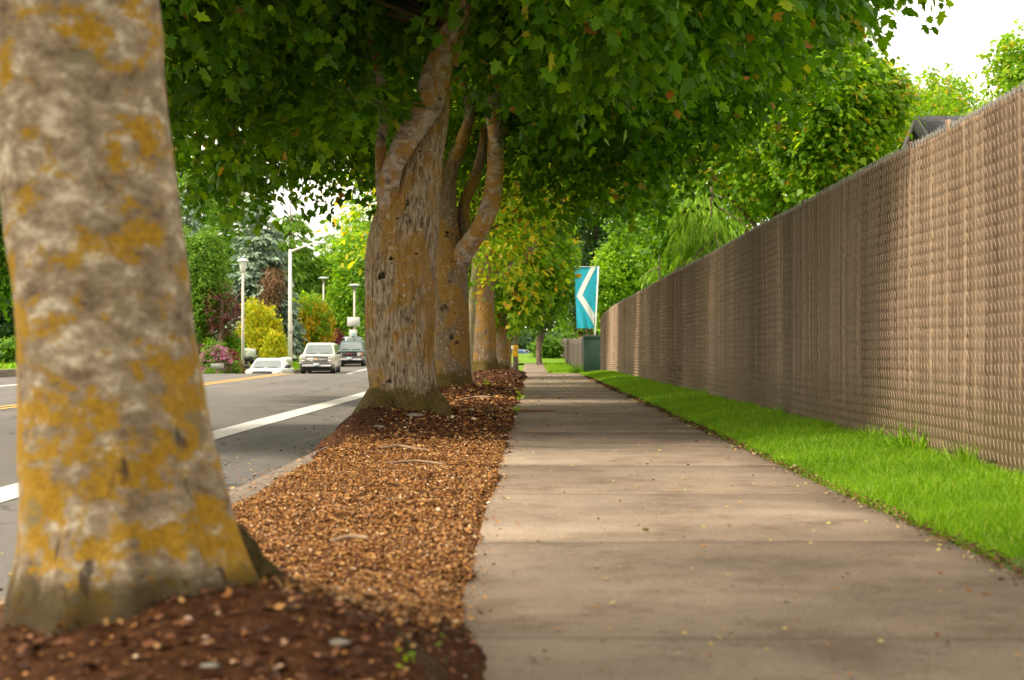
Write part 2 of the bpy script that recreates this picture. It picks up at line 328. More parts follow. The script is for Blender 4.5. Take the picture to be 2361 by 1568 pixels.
def bark_fissured(name, ridge=(.33, .25, .17), lich=.507, moss=.35, spots=()):
    m, t = newmat(name); v = mapping(t, (1, 1, 1)); vf = mapping(t, (46, 46, 7.5)); vh = mapping(t, (3.2, 3.2, 1.6), loc=(1.3, 2, 5))
    fi = noise_n(t, 1.0, 5, .62, vf, .7); fine = noise_n(t, 45, 6, .7, v); l = noise_n(t, 1.0, 6, .65, vh, .8)
    c = ramp(t, fi, [(.33, (.075, .048, .030)), (.44, (.19, .135, .085)), (.53, ridge), (.68, tuple(min(1, x*1.45) for x in ridge))])
    lc = ramp(t, fine, [(.3, (.20, .10, .010)), (.7, (.42, .22, .025))])
    c = mix(t, mix(t, 1.0, ramp(t, l, [(lich-.03, (0, 0, 0)), (lich+.05, (1, 1, 1))]), ramp(t, fine, [(.35, (.3, .3, .3)), (.6, (.95, .95, .95))]), 'MULTIPLY'), c, lc)
    sp = noise_n(t, 1, 4, .6, mapping(t, (24, 24, 20), loc=(2, 2, 2))); c = mix(t, ramp(t, sp, [(.60, (0, 0, 0)), (.66, (.75, .75, .75))]), c, (.46, .42, .33))
    kn = noise_n(t, 1, 3, .5, mapping(t, (9, 9, 17), loc=(7, 1, 4))); c = mix(t, ramp(t, kn, [(.70, (0, 0, 0)), (.72, (1, 1, 1))]), c, (.02, .012, .008))
    if spots:
        wob = N(t, 'ShaderNodeTexNoise'); wob.inputs['Scale'].default_value = 22; wob.inputs['Detail'].default_value = 3; t.links.new(v, wob.inputs['Vector'])
        vm = N(t, 'ShaderNodeVectorMath', operation='MULTIPLY_ADD'); t.links.new(wob.outputs['Color'], vm.inputs[0]); vm.inputs[1].default_value = (.13, .13, .13); t.links.new(v, vm.inputs[2])
        for (sx, sy, sz, sr) in spots:
            dd = N(t, 'ShaderNodeVectorMath', operation='DISTANCE'); t.links.new(vm.outputs[0], dd.inputs[0]); dd.inputs[1].default_value = (sx+.065, sy+.065, sz+.065)
            c = mix(t, ramp(t, dd.outputs['Value'], [(sr*.6, (1, 1, 1)), (sr*1.15, (0, 0, 0))]), c, (.022, .014, .008))
    z = N(t, 'ShaderNodeSeparateXYZ'); t.links.new(v, z.inputs[0])
    mz = N(t, 'ShaderNodeMath', operation='MULTIPLY_ADD'); t.links.new(noise_n(t, 7, 4, .6, v), mz.inputs[0]); mz.inputs[1].default_value = -.45; t.links.new(z.outputs[2], mz.inputs[2])
    mossc = ramp(t, fine, [(.35, (.05, .035, .012)), (.7, (.17, .125, .03))])
    c = mix(t, ramp(t, mz.outputs[0], [(0.0, (.95, .95, .95)), (moss*.3, (0, 0, 0))]), c, mossc)
    finish(t, c, .9, mix(t, .3, fi, fine), .9, .03, .15); return m
M['bark2'] = bark_fissured('fissured maple bark')
M['bark3'] = bark_fissured('brown fissured bark', (.22, .155, .095), .49)
def bark_limb():
    m, t = newmat('pale limb bark'); f = noise_n(t, 1, 5, .6, mapping(t, (9, 9, 17)), .9); l = noise_n(t, 1, 6, .65, mapping(t, (5, 5, 4), loc=(3, 1, 8)), .6); fine = noise_n(t, 60, 4, .7, mapping(t, (1, 1, 1)))
    c = ramp(t, f, [(.32, (.13, .088, .065)), (.46, (.28, .21, .165)), (.66, (.50, .41, .35))])
    c = mix(t, ramp(t, l, [(.47, (0, 0, 0)), (.58, (.9, .9, .9))]), c, (.33, .16, .025))
    d = noise_n(t, 1, 4, .6, mapping(t, (12, 12, 12), loc=(5, 1, 1))); c = mix(t, ramp(t, d, [(.60, (0, 0, 0)), (.68, (.85, .85, .85))]), c, (.05, .035, .02))
    finish(t, c, .85, mix(t, .5, f, fine), .5, .01, .2); return m
M['limb'] = bark_limb()
def rootm():
    m, t = newmat('mossy root bark'); v = mapping(t, (1, 1, 1)); f = noise_n(t, 40, 7, .75, v); g2 = noise_n(t, 9, 5, .65, v)
    c = ramp(t, f, [(.35, (.022, .013, .008)), (.55, (.07, .042, .022)), (.7, (.16, .11, .06))])
    c = mix(t, ramp(t, g2, [(.5, (0, 0, 0)), (.58, (.8, .8, .8))]), c, ramp(t, f, [(.4, (.03, .024, .006)), (.65, (.09, .07, .016))]))
    finish(t, c, .95, f, .9, .02, .1); return m
M['rootmoss'] = rootm()
M['scar_rim'] = plain('pinkish scar rim', (.34, .20, .15), .9, .2, 20)
M['scar_core'] = plain('dark scar wood', (.07, .035, .022), .9, .3, 20)
M['twig'] = plain('dark twig bark', (.10, .065, .045), .9, .3, 20)
M['trunkfar'] = plain('distant trunk bark', (.16, .11, .08), .9, .4, 4)
M['palebark'] = plain('pale smooth bark', (.50, .42, .28), .85, .35, 9, bs=.4)
# ---- things
M['cabinet'] = plain('green cabinet paint', (.055, .115, .085), .45, .12, 5)
M['teal'] = plain('teal banner cloth', (.02, .42, .60), .7, .08, 4)
M['whitecloth'] = plain('white banner cloth', (.80, .82, .84), .7, .04, 4)
M['polewhite'] = plain('off white pole paint', (.66, .64, .60), .45, .08, 6)
M['polegrey'] = plain('concrete lamp pole', (.55, .50, .44), .7, .12, 10)
M['lampglass'] = plain('frosted lamp globe', (.72, .72, .70), .3, .05, 6)
M['lampcap'] = plain('pale lamp hood', (.62, .62, .60), .4, .06, 6)
M['lampdark'] = plain('grey lamp housing', (.28, .28, .28), .5, .1, 6)
M['blue'] = plain('blue cap', (.05, .2, .55), .5, .1, 6)
M['signback'] = plain('sign aluminium', (.62, .62, .60), .5, .06, 8)
M['signteal'] = plain('teal emblem', (.10, .42, .50), .6, .05, 6)
M['yellow_sign'] = plain('yellow sign face', (.72, .40, .01), .5, .06, 10)
M['black'] = plain('matt black', (.015, .015, .016), .6, .2, 10)
M['wood'] = plain('weathered post wood', (.24, .18, .13), .9, .3, 12, bs=.4)
M['mailwhite'] = plain('white mailbox', (.75, .75, .73), .4, .04, 6)
M['mailgrey'] = plain('grey mailbox', (.36, .37, .33), .6, .15, 14)
M['stick'] = plain('dry stick', (.25, .165, .10), .9, .3, 30)
M['rock'] = plain('grey stone', (.20, .175, .14), .9, .3, 14, bs=.6)
M['shingle'] = None
def shingle():
    m, t = newmat('dark roof shingle'); b = N(t, 'ShaderNodeTexBrick'); t.links.new(mapping(t, (1, 1, 1)), b.inputs['Vector'])
    b.inputs['Scale'].default_value = 1.0; b.inputs['Brick Width'].default_value = .33; b.inputs['Row Height'].default_value = .14; b.inputs['Mortar Size'].default_value = .008
    b.inputs['Color1'].default_value = (.045, .045, .05, 1); b.inputs['Color2'].default_value = (.085, .083, .09, 1); b.inputs['Mortar'].default_value = (.02, .02, .02, 1)
    finish(t, b.outputs['Color'], .9, b.outputs['Fac'], .3, .01, .2); return m
M['shingle'] = shingle()
M['siding'] = plain('olive house siding', (.30, .32, .16), .8, .1, 3)
M['beige'] = plain('beige stucco', (.55, .42, .29), .85, .1, 4)
M['redtile'] = plain('red roof tile', (.36, .12, .07), .85, .3, 5)
M['trimdark'] = plain('dark roof trim', (.06, .055, .05), .6, .1, 5)
M['paintwhite'] = plain('white car paint', (.74, .73, .69), .3, .03, 3, coat=.6, bs=0)
M['paintcream'] = plain('cream car paint', (.66, .60, .49), .3, .03, 3, coat=.6, bs=0)
M['paintgreen'] = plain('dark green car paint', (.022, .065, .052), .35, .05, 3, coat=.3, bs=0)
M['paintsilver'] = plain('silver blue car paint', (.38, .44, .50), .3, .05, 3, .3, coat=.6, bs=0)
M['paintblue'] = plain('blue car paint', (.04, .10, .26), .3, .05, 3, coat=.6, bs=0)
M['paintpale'] = plain('pale grey car paint', (.60, .63, .61), .3, .03, 3, coat=.6, bs=0)
M['glass'] = plain('windscreen with painted glare', (.12, .15, .15), .12, .25, 1.2, coat=.8, spec=.8, bs=0)  # pale base colour stands in for sky glare on the glass
M['glassdark'] = plain('dark window glass', (.05, .06, .06), .1, .2, 2, coat=.8, spec=.8, bs=0)
M['chrome'] = plain('bumper chrome', (.62, .62, .62), .25, .06, 4, .7)
M['plastic'] = plain('black plastic trim', (.03, .03, .032), .55, .2, 8)
M['lens'] = plain('headlight lens', (.60, .58, .54), .15, .08, 5, coat=.8)
M['amber'] = plain('amber lens', (.50, .12, .03), .25, .08, 5, coat=.5)
M['plate'] = plain('pale licence plate', (.55, .62, .68), .5, .05, 8)
M['tyre'] = plain('tyre rubber', (.022, .022, .022), .85, .2, 10)
M['rim'] = plain('steel rim', (.4, .4, .4), .35, .1, 5, .6)
M['gold_badge'] = plain('gold badge', (.55, .36, .10), .35, .05, 5, .5)
M['red_badge'] = plain('red badge', (.5, .03, .03), .4, .05, 5)

# ------------------------------------------------------------------ street trees data (used by the mounds)
# ------------------------------------------------------------------ ground
def Hroad(x, y): return T(x, y)-.13-.05*((np.asarray(x)+7.3)/6.0)**2+.02
ROAD_L, ROAD_R = -13.5, -1.32
xs = np.unique(np.concatenate([np.linspace(-160, -30, 18), np.linspace(-30, -13.9, 18), [-13.72, -13.7, -13.5, -13.0], np.linspace(-12, -2, 11), [-1.5, -1.3, -1.16, -1.14], np.linspace(-1, 6, 15), np.linspace(7, 160, 22)]))
ys = np.concatenate([np.arange(-20, 60, 1.0), np.arange(60, 180, 2.5), np.linspace(180, 420, 25)])
X, Y = np.meshgrid(xs, ys); Z = T(X, Y)
inroad = (X > -13.71) & (X < -1.15)
Z = np.where(inroad, Z-.36, Z)
Z = np.where((X > -1.15) & (X < 2.6), Z-.12, Z)
Z = np.where(X < -13.9, Z+.05+np.clip((-X-14)*.03, 0, .5)+vn(X, Y, .3)*.12, Z)
Z = np.where(X > 2.6, Z+.02+vn(X, Y, .3)*.1, Z)
Z = Z+np.clip(np.abs(X)-40, 0, 200)*.03
def grid_faces(nx, ny):
    i = np.arange((ny-1)*(nx-1)); r = i//(nx-1); c = i % (nx-1); a = r*nx+c
    return np.stack([a, a+1, a+1+nx, a+nx], 1)
g = link('ground', mesh_np('ground', np.stack([X, Y, Z], -1).reshape(-1, 3), grid_faces(len(xs), len(ys)), True), M['ground']); tag(g, kind='structure')
def sheet(name, x0, x1, y0, y1, mat, hf, nx=8, dy=.5, label=None):
    xx = np.linspace(x0, x1, nx); yy = np.arange(y0, y1+dy, dy); X, Y = np.meshgrid(xx, yy)
    me = mesh_np(name, np.stack([X, Y, hf(X, Y)], -1).reshape(-1, 3), grid_faces(nx, len(yy)), True)
    o = link(name, me, mat); tag(o, kind='structure'); return o
sheet('road', ROAD_L, ROAD_R, -15, 300, M['asphalt'], Hroad, 20)
sheet('white_lane_line', -2.92, -2.64, -15, 250, M['white_line'], lambda x, y: Hroad(x, y)+.005, 3)
sheet('white_lane_line', -10.40, -10.18, -15, 250, M['white_line'], lambda x, y: Hroad(x, y)+.005, 3)
sheet('yellow_centre_line', -6.48, -6.36, -15, 250, M['yellow_line'], lambda x, y: Hroad(x, y)+.005, 3)
sheet('yellow_centre_line', -6.72, -6.60, -15, 250, M['yellow_line'], lambda x, y: Hroad(x, y)+.005, 3)
def kerb(x0, x1, y0, y1, top=.0):
    yy = np.arange(y0, y1, .5); V = []; n = 6
    for y in yy:
        tz = float(T((x0+x1)/2, y))+top; rz = float(Hroad(x0 if x0 < -5 else x0, y))
        V += [(x0, y, rz-.25), (x0, y, tz-.02), (x0+.02, y, tz), (x1-.02, y, tz), (x1, y, tz-.02), (x1, y, rz-.25)]
    m = len(yy); Fq = [(k*n+i, k*n+i+1, (k+1)*n+i+1, (k+1)*n+i) for k in range(m-1) for i in range(n-1)]
    o = link('kerb', mesh_np('kerb', V, np.array(Fq), False), M['kerb']); tag(o, kind='structure')
kerb(-1.32, -1.14, -15, 300); kerb(-13.68, -13.5, -15, 300, .03)

# sidewalk slabs: tooled joints, one slab edge heaved by roots
SL, SR = -.165, 1.335
def sidewalk():
    mb = MB(); L = 1.52; y = -6.1; k = 0
    while y < 260:
        y1 = y+L; j = [random.uniform(-.004, .004) for _ in range(4)]
        sh = -.22*min(1, max(0, (y-45)/15))
        if 13.0 < y < 14.6: j[2] += .022; j[3] += .014
        if 35.5 < y < 37.1: j[2] += .03; j[3] += .03
        g = .006; nx = 6
        zt = [[float(T(0, yy))+j[a*2]*(1-i/nx)+j[a*2+1]*i/nx for i in range(nx+1)] for a, yy in ((0, y), (1, y1))]
        V = []; 
        for a, yy in ((0, y+g), (1, y1-g)):
            for i in range(nx+1): V.append((SL+sh+(SR-SL)*i/nx, yy, zt[a][i]))
        for a, yy in ((0, y+g*.2), (1, y1-g*.2)):
            for i in range(nx+1): V.append((SL+sh-.004+(SR-SL+.008)*i/nx, yy, zt[a][i]-.006))
        for a, yy in ((0, y+g*.2), (1, y1-g*.2)):
            for i in range(nx+1): V.append((SL+sh-.004+(SR-SL+.008)*i/nx, yy, zt[a][i]-.12))
        m = nx+1; Fc = [(i, i+1, m+i+1, m+i) for i in range(nx)]
        for lo, hi in ((2*m, 0), (4*m, 2*m)):
            for i in range(nx): Fc += [(lo+i, lo+i+1, hi+i+1, hi+i), (hi+m+i, hi+m+i+1, lo+m+i+1, lo+m+i)]
            Fc += [(lo+m, lo, hi, hi+m), (lo+nx, lo+m+nx, hi+m+nx, hi+nx)]
        mb.add(V, Fc); y = y1; k += 1
    o = mb.build('sidewalk', M['concrete']); tag(o, kind='structure')
sidewalk()

# mulch strip with mounds at the trees
TREES = [(-.80, 2.72), (-1.07, 12.0), (-1.07, 19.6), (-1.08, 25.6), (-1.0, 30.5), (-.86, 44.0), (-.75, 52.0), (-1.3, 60)]
MOUNDS = [(-.66, 2.74, .16, .46, .50), (-.38, 2.58, .045, .20, .22), (-1.30, 10.6, .10, .22, 1.3), (-1.0, 12.0, .12, .62, 1.3), (-.9, 19.6, .14, .62, 1.2), (-.8, 22.5, .05, .5, .9), (-.8, 30.3, .20, .62, 1.8), (-.7, 43.5, .2, .6, 2.0), (-.8, 52, .15, .6, 1.5), (-.35, 16.7, .05, .22, .35), (-.28, 24.4, .10, .22, .5), (-.25, 32.5, .12, .25, .6)]
def Hmulch(x, y):
    z = T(-1.1, y)+.012
    for mx, my, a, sx, sy in MOUNDS: z = z+a*np.exp(-((x-mx)/sx)**2-((y-my)/sy)**2)
    z = z+vn(x, y, 6)*.018+vn(x, y, 22, 3)*.010+vn(x, y, 1.6, 5)*.02
    edge = -.19+vn(0*x, y, 3, 9)*.05
    z = z-np.clip(x-edge, 0, 1)*.55
    z = z-np.clip(-(1.13+.16*np.clip((y-7)/3, 0, 1))-x+vn(0*x, y, 2.1, 4)*.07, 0, 1)*.5
    return z
def mulch():
    xx = np.linspace(-1.42, .34, 72); a = [0.6]
    while a[-1] < 75: a.append(a[-1]+max(.022, a[-1]*.006))
    yy = np.concatenate([np.arange(-8, .6, .2), np.array(a)]); X, Y = np.meshgrid(xx, yy)
    me = mesh_np('mulch_strip', np.stack([X, Y, Hmulch(X, Y)], -1).reshape(-1, 3), grid_faces(len(xx), len(yy)), True)
    o = link('mulch_strip', me, M['soil']); tag(o, kind='structure')
mulch()

def frames(axis, nrm):
    a = axis/np.linalg.norm(axis, axis=1, keepdims=True); s = np.cross(a, nrm); s /= np.linalg.norm(s, axis=1, keepdims=True)+1e-9
    return a, s, np.cross(s, a)
def scatter(pos, axis, nrm, size, tmpl, faces, wid=None):
    tv = np.array(tmpl, float); a, s, n = frames(axis, nrm); size = np.broadcast_to(size, (len(pos),)).reshape(-1, 1, 1)
    wid = size if wid is None else np.broadcast_to(wid, (len(pos),)).reshape(-1, 1, 1)
    V = pos[:, None, :]+s[:, None, :]*tv[None, :, 0:1]*wid+a[:, None, :]*tv[None, :, 1:2]*size+n[:, None, :]*tv[None, :, 2:3]*size
    k = len(tv); Fs = []
    for f in faces:
        f = np.array(f); Fs.append((np.arange(len(pos))[:, None, None]*k+f[None]).reshape(-1, f.shape[-1]))
    return V.reshape(-1, 3), Fs
# leaf templates: (across, along, out)
_h = [(0, 0), (.30, -.06), (.25, .17), (.54, .40), (.26, .47), (.27, .68), (0, 1.02)]
_ml = [(x, y) for x, y in _h]+[(-x, y) for x, y in _h[-2:0:-1]]
MAPLE = [(0, .38, .02)]+[(x, y, -.22*abs(x)-.16*y*y) for x, y in _ml]
MAPLE_F = [[(0, 1+i, 1+(i+1) % 12) for i in range(12)]]
MID = [(0, 0, 0), (.44, .25, -.1), (.25, .52, -.08), (0, 1, -.15), (-.25, .52, -.08), (-.44, .25, -.1)]; MID_F = [[(0, 1, 2, 3), (0, 3, 4, 5)]]
OVAL = [(0, 0, 0), (.26, .3, -.05), (.24, .65, -.08), (0, 1, -.15), (-.24, .65, -.08), (-.26, .3, -.05)]
DIA = [(0, 0, 0), (.38, .45, -.08), (0, 1, -.12), (-.38, .45, -.06)]; DIA_F = [[(0, 1, 2, 3)]]
SPRAY = [(0, 0, 0), (.13, .35, -.02), (.07, .8, -.06), (0, 1.05, -.12), (-.08, .75, -.06), (-.13, .3, -.02)]
def unit(v): return v/(np.linalg.norm(v, axis=-1, keepdims=True)+1e-9)

# chips and litter on the mulch (uncountable)
def litter_obj(name, n, x0, x1, y0, y1, hf, size, mat, label, cat, lift=.006, tilt=.5, falloff=1.0, tmpl=DIA, tf=DIA_F, wr=1.0):
    u = rng.random(n); y = y0*(y1/y0)**(u**falloff) if y0 > 0 else y0+(y1-y0)*u
    x = x0+(x1-x0)*rng.random(n); z = hf(x, y)+lift*rng.random(n)*2
    ang = rng.random(n)*6.28; ax = np.stack([np.cos(ang), np.sin(ang), rng.normal(0, .25, n)], 1)
    nr = np.stack([rng.normal(0, tilt, n), rng.normal(0, tilt, n), np.ones(n)], 1)
    s = size*np.exp(rng.normal(0, .35, n)); s = s*np.clip(y/9, .8, 3)
    V, Fs = scatter(np.stack([x, y, z], 1), unit(ax), unit(nr), s, tmpl, tf, s*wr)
    o = link(name, mesh_np(name, V, Fs), mat); tag(o, label, cat, kind='stuff'); return o
litter_obj('wood_chips', 175000, -1.20, -.155, 2.9, 9.4, Hmulch, .0090, M['chips'], 'orange brown wood chips and dry leaves on the sunny mulch strip', 'wood chips', wr=1.3)
litter_obj('wood_chips', 14000, -1.13, -.14, 8.0, 26, Hmulch, .016, M['chips'], 'sparser orange chips on the shaded mulch under the middle trees', 'wood chips', wr=1.3)
litter_obj('wood_chips', 1500, -1.13, -.17, 1.6, 3.2, Hmulch, .012, M['chips'], 'few loose chips on the shaded foreground mound', 'wood chips', wr=1.2)
litter_obj('wood_chips', 10000, -1.1, -.18, 2.7, 3.3, Hmulch, .0095, M['chips'], 'thinning chips behind the foreground mound', 'wood chips', wr=1.3)
litter_obj('bark_crumbs', 26000, -1.40, -.10, 1.2, 50, Hmulch, .017, M['darkchips'], 'dark brown bark crumbs on the mounds round the tree feet', 'bark crumbs', wr=1.2)
def Hwalk(x, y): return T(0, y)+.004+0*x
litter_obj('edge_litter', 700, 1.25, 1.38, 3.0, 30, Hwalk, .015, M['litter'], 'scattered orange seed leaves by the lawn edge', 'leaf litter', .004, .4)
litter_obj('fallen_leaves', 900, -.15, 1.33, 2.2, 36, Hwalk, .015, M['litter'], 'dry seeds and small leaves scattered over the sidewalk', 'leaf litter', .004, .35)
litter_obj('edge_litter', 5200, 1.30, 1.385, 3.0, 34, lambda x, y: Hwalk(x, y)+.002, .013, M['darkchips'], 'brown leaf crumbs along the lawn edge of the sidewalk', 'leaf litter', .008, .5)
litter_obj('edge_litter', 700, -.17, -.10, 2.6, 25, lambda x, y: Hwalk(x, y)+.002+0*x, .012, M['chips'], 'chips spilled from the mulch onto the sidewalk edge', 'leaf litter', .004, .4)
litter_obj('kerb_litter', 1500, -1.34, -1.10, 3.0, 12, lambda x, y: T(x, y)+.004, .013, M['chips'], 'rusty leaf crumbs lying on the kerb beside the mulch', 'leaf litter', .004, .4)
litter_obj('gutter_litter', 900, -2.3, -1.34, 3.0, 22, lambda x, y: Hroad(x, y)+.004, .02, M['litter'], 'crumbs and leaf bits on the asphalt by the kerb', 'leaf litter', .003, .3)

# grass strip along the fence
FX = 2.2
def Hgrass(x, y):
    u = np.clip((x-1.36)/(FX-1.36), 0, 1); return T(0, y)-.02+.075*np.sin(u*math.pi*.62)+vn(x, y, 2.2)*.03+vn(x, y, 7, 4)*.012
xx = np.linspace(1.30, 2.62, 14); yy = np.arange(-5, 62, .25); X, Y = np.meshgrid(xx, yy)
tag(link('grass_verge', mesh_np('grass_verge', np.stack([X, Y, Hgrass(X, Y)-np.clip(1.37-X, 0, 1)*1.0], -1).reshape(-1, 3), grid_faces(len(xx), len(yy)), True), M['grass_soil']), kind='structure')
BL = [(-.5, 0, 0), (.5, 0, 0), (.38, .5, .10), (-.38, .5, .10), (0, 1, .42)]; BL_F = [[(0, 1, 2, 3)], [(3, 2, 4)]]
def blades(name, n, x0, x1, y0, y1, hf, hgt, wid, mat, label, edge=None, lean=.45):
    u = rng.random(n); y = y0*(y1/y0)**u; x = x0+(x1-x0)*rng.random(n)
    if edge: x = np.maximum(x, edge+vn(0*y, y, 2.5, 2)*.09+vn(0*y, y, 9, 2)*.04+rng.random(n)*.03)
    z = hf(x, y)-.005
    cl = vn(x, y, 3.5, 8)
    ax = np.stack([rng.normal(-.12, lean, n)+cl*.8, rng.normal(0, lean, n)+vn(x, y, 3, 15)*.8, np.ones(n)], 1)
    ang = rng.random(n)*6.28; nr = np.stack([np.cos(ang), np.sin(ang), 0*ang], 1)
    s = hgt*rng.uniform(.55, 1.25, n)*(1+cl*.5); V, Fs = scatter(np.stack([x, y, z], 1), unit(ax), nr, s, BL, BL_F, wid*np.clip(y/8, .8, 4))
    o = link(name, mesh_np(name, V, Fs), mat); tag(o, label, 'grass', kind='stuff'); return o
blades('grass', 150000, 1.34, 2.24, 4.2, 58, Hgrass, .052, .0040, M['grass'], 'bright green lawn grass between the sidewalk and the slatted fence', 1.345)

# ------------------------------------------------------------------ chain-link fence with privacy slats
def fence(y0, y1, fx, name, label, slatm, wirem, pitch=.058, detail=True, top=1.80, zoff=None, dens=1):
    root = thing(name, label, 'fence', (fx, y0, 0)); n = int((y1-y0)/pitch); k = np.arange(n); yc = (k+.5)*pitch
    zf = (lambda y: T(2, y+y0)) if zoff is None else zoff
    bz = zf(yc); sag = vn(yc, yc*0, .6, 2)*.03
    bay = np.floor((yc+y0-8.75)/2.9).astype(int); r2 = np.random.default_rng(5)
    tilt = r2.normal(0, .11, 60)[bay % 60]+np.where(bay < 0, -.22, -.06)+r2.normal(0, .04, n)+vn(yc, yc*0, 1.5, 7)*.45
    bulge = vn(yc, yc*0, .5, 12)*.06
    w = pitch*(.40 if detail else .49); th = .0055
    c, s = np.cos(tilt), np.sin(tilt); nz = 61 if detail else 7; V = []
    zz = np.linspace(0, 1, nz)
    lowx = r2.normal(0, .003, n); shear = r2.normal(0, .004, n)
    ends = r2.random(n); tb = .03+np.where(ends < .1, r2.random(n)*.05, 0)+r2.random(n)*.015
    tt = top+sag-.02+np.where(ends > .985, .05, 0)-r2.random(n)*.012
    # corner offsets in local (across=y, out=x)
    cor = [(-w, -th), (w, -th), (w, th), (-w, th)]
    Vt = np.zeros((n, nz, 4, 3))
    for j in range(nz):
        z = bz+tb+(tt-tb)*zz[j]; bx = bulge*math.sin(math.pi*zz[j])+vn(yc, yc*0+zz[j]*20, 3, 6)*.008
        kink = (.002 if j % 2 else -.002) if detail else 0
        for q, (a, b) in enumerate(cor):
            Vt[:, j, q, 0] = a*s+b*c+bx; Vt[:, j, q, 1] = yc+a*c-b*s+lowx+kink+shear*(zz[j]-.5); Vt[:, j, q, 2] = z
    fl = []
    for j in range(nz-1):
        for q in range(4): fl.append((j*4+q, j*4+(q+1) % 4, (j+1)*4+(q+1) % 4, (j+1)*4+q))
    fl += [(3, 2, 1, 0), ((nz-1)*4, (nz-1)*4+1, (nz-1)*4+2, (nz-1)*4+3)]
    Fs = (np.arange(n)[:, None, None]*nz*4+np.array(fl)[None]).reshape(-1, 4)
    sl = link('slats', mesh_np('slats', Vt.reshape(-1, 3), Fs), slatm, root)
    if detail:
        rows = 30; hr = (top-.02)/rows; r = .0024; V = []; Fq = []
        fr = np.array([0, .22, .5, .78, .9]); fy = np.array([.18, .30, .42, .66, .46]); fx_ = np.array([-.007, -.0095, -.0095, -.007, .010])
        row = (np.arange(rows)[:, None]+fr[None]).ravel(); j = row; wk = np.arange(n)
        yw = wk[:, None]*pitch+np.tile(fy, rows)[None]*pitch*1.15+vn(wk[:, None]*pitch, row[None]*.3, 4, 1)*.008
        zw = zf(wk*pitch)[:, None]+.03+row[None]*hr+(vn(wk*pitch, wk*0., .6, 2)*.03)[:, None]*(row[None]/rows)
        bx = np.interp(wk*pitch, yc, bulge)[:, None]*np.sin(np.pi*row/rows)[None]
        xw = np.tile(fx_, rows)[None]+bx
        Pn = np.stack([np.broadcast_to(xw, yw.shape), yw, zw], -1)
        m = len(j); offs = np.array([(r, 0, 0), (0, r, 0), (-r, 0, 0), (0, -r, 0)])
        Vw = (Pn[:, :, None, :]+offs[None, None]).reshape(-1, 3)
        base = (np.arange(n)[:, None]*m+np.arange(m-1)[None])[:, :, None]*4
        q = np.arange(4); a = base+q; b = base+(q+1) % 4
        Fw = np.stack([a, b, b+4, a+4], -1).reshape(-1, 4)
        # twisted wire ends along the top
        yt_ = np.repeat(wk*pitch, 2)+np.tile([0, pitch*.5], n); zt_ = zf(yt_)+.03+rows*hr+vn(yt_, yt_*0., .6, 2)*.03
        p0 = np.stack([0*yt_, yt_, zt_-.035], 1); p1 = np.stack([r2.normal(0, .004, len(yt_)), yt_+r2.normal(.008, .004, len(yt_)), zt_+r2.uniform(.0, .008, len(yt_))], 1)
        Vt2 = (np.stack([p0, p1], 1)[:, :, None, :]+offs[None, None]*.8).reshape(-1, 3); q0 = np.arange(len(yt_))[:, None]*8
        Ft = np.stack([q0+q, q0+(q+1) % 4, q0+4+(q+1) % 4, q0+4+q], -1).reshape(-1, 4)+len(Vw)
        me = mesh_np('wire_mesh', np.concatenate([Vw, Vt2]), np.concatenate([Fw, Ft])); me.materials.append(wirem); me.materials.append(M['galv'])
        mi = np.zeros(len(me.polygons), np.int32); mi[len(Fw):] = 1; me.polygons.foreach_set('material_index', mi)
        link('wire_mesh', me, None, root)
    pt = MB(); rl = MB(); yy = np.arange(0, y1-y0+.1, .5)
    for a, b in zip(yy[:-1], yy[1:]):
        rl.cyl((.035, a, float(zf(a))+top+float(vn(a, 0., .6, 2))*.03), (.035, b+.01, float(zf(b))+top+float(vn(b, 0., .6, 2))*.03), .019, n=8, cap=False)
    rl.build('top_rail', M['galv'], root, True)
    yb = 0.4
    while yb < y1-y0:
        z = float(zf(yb)); p = MB(); p.cyl((.062, yb, z-.1), (.062, yb, z+top-.02), .03, n=10)
        p.lathe([(.034, z+top-.02), (.03, z+top), (.001, z+top+.01)], .062, yb, 10); p.build('post', M['galv'], root, True); yb += 2.9
    return root
fence(-1.2, 44.2, FX, 'slatted_fence', 'long chain-link fence with tan privacy slats along the right side of the sidewalk', M['slat'], M['wire'])
# end post of the near fence
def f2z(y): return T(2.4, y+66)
f2 = fence(66, 137, 2.72, 'slatted_fence', 'darker slatted fence beyond the green utility cabinet', M['slatdark'], M['wire'], .075, False, 1.83, f2z)

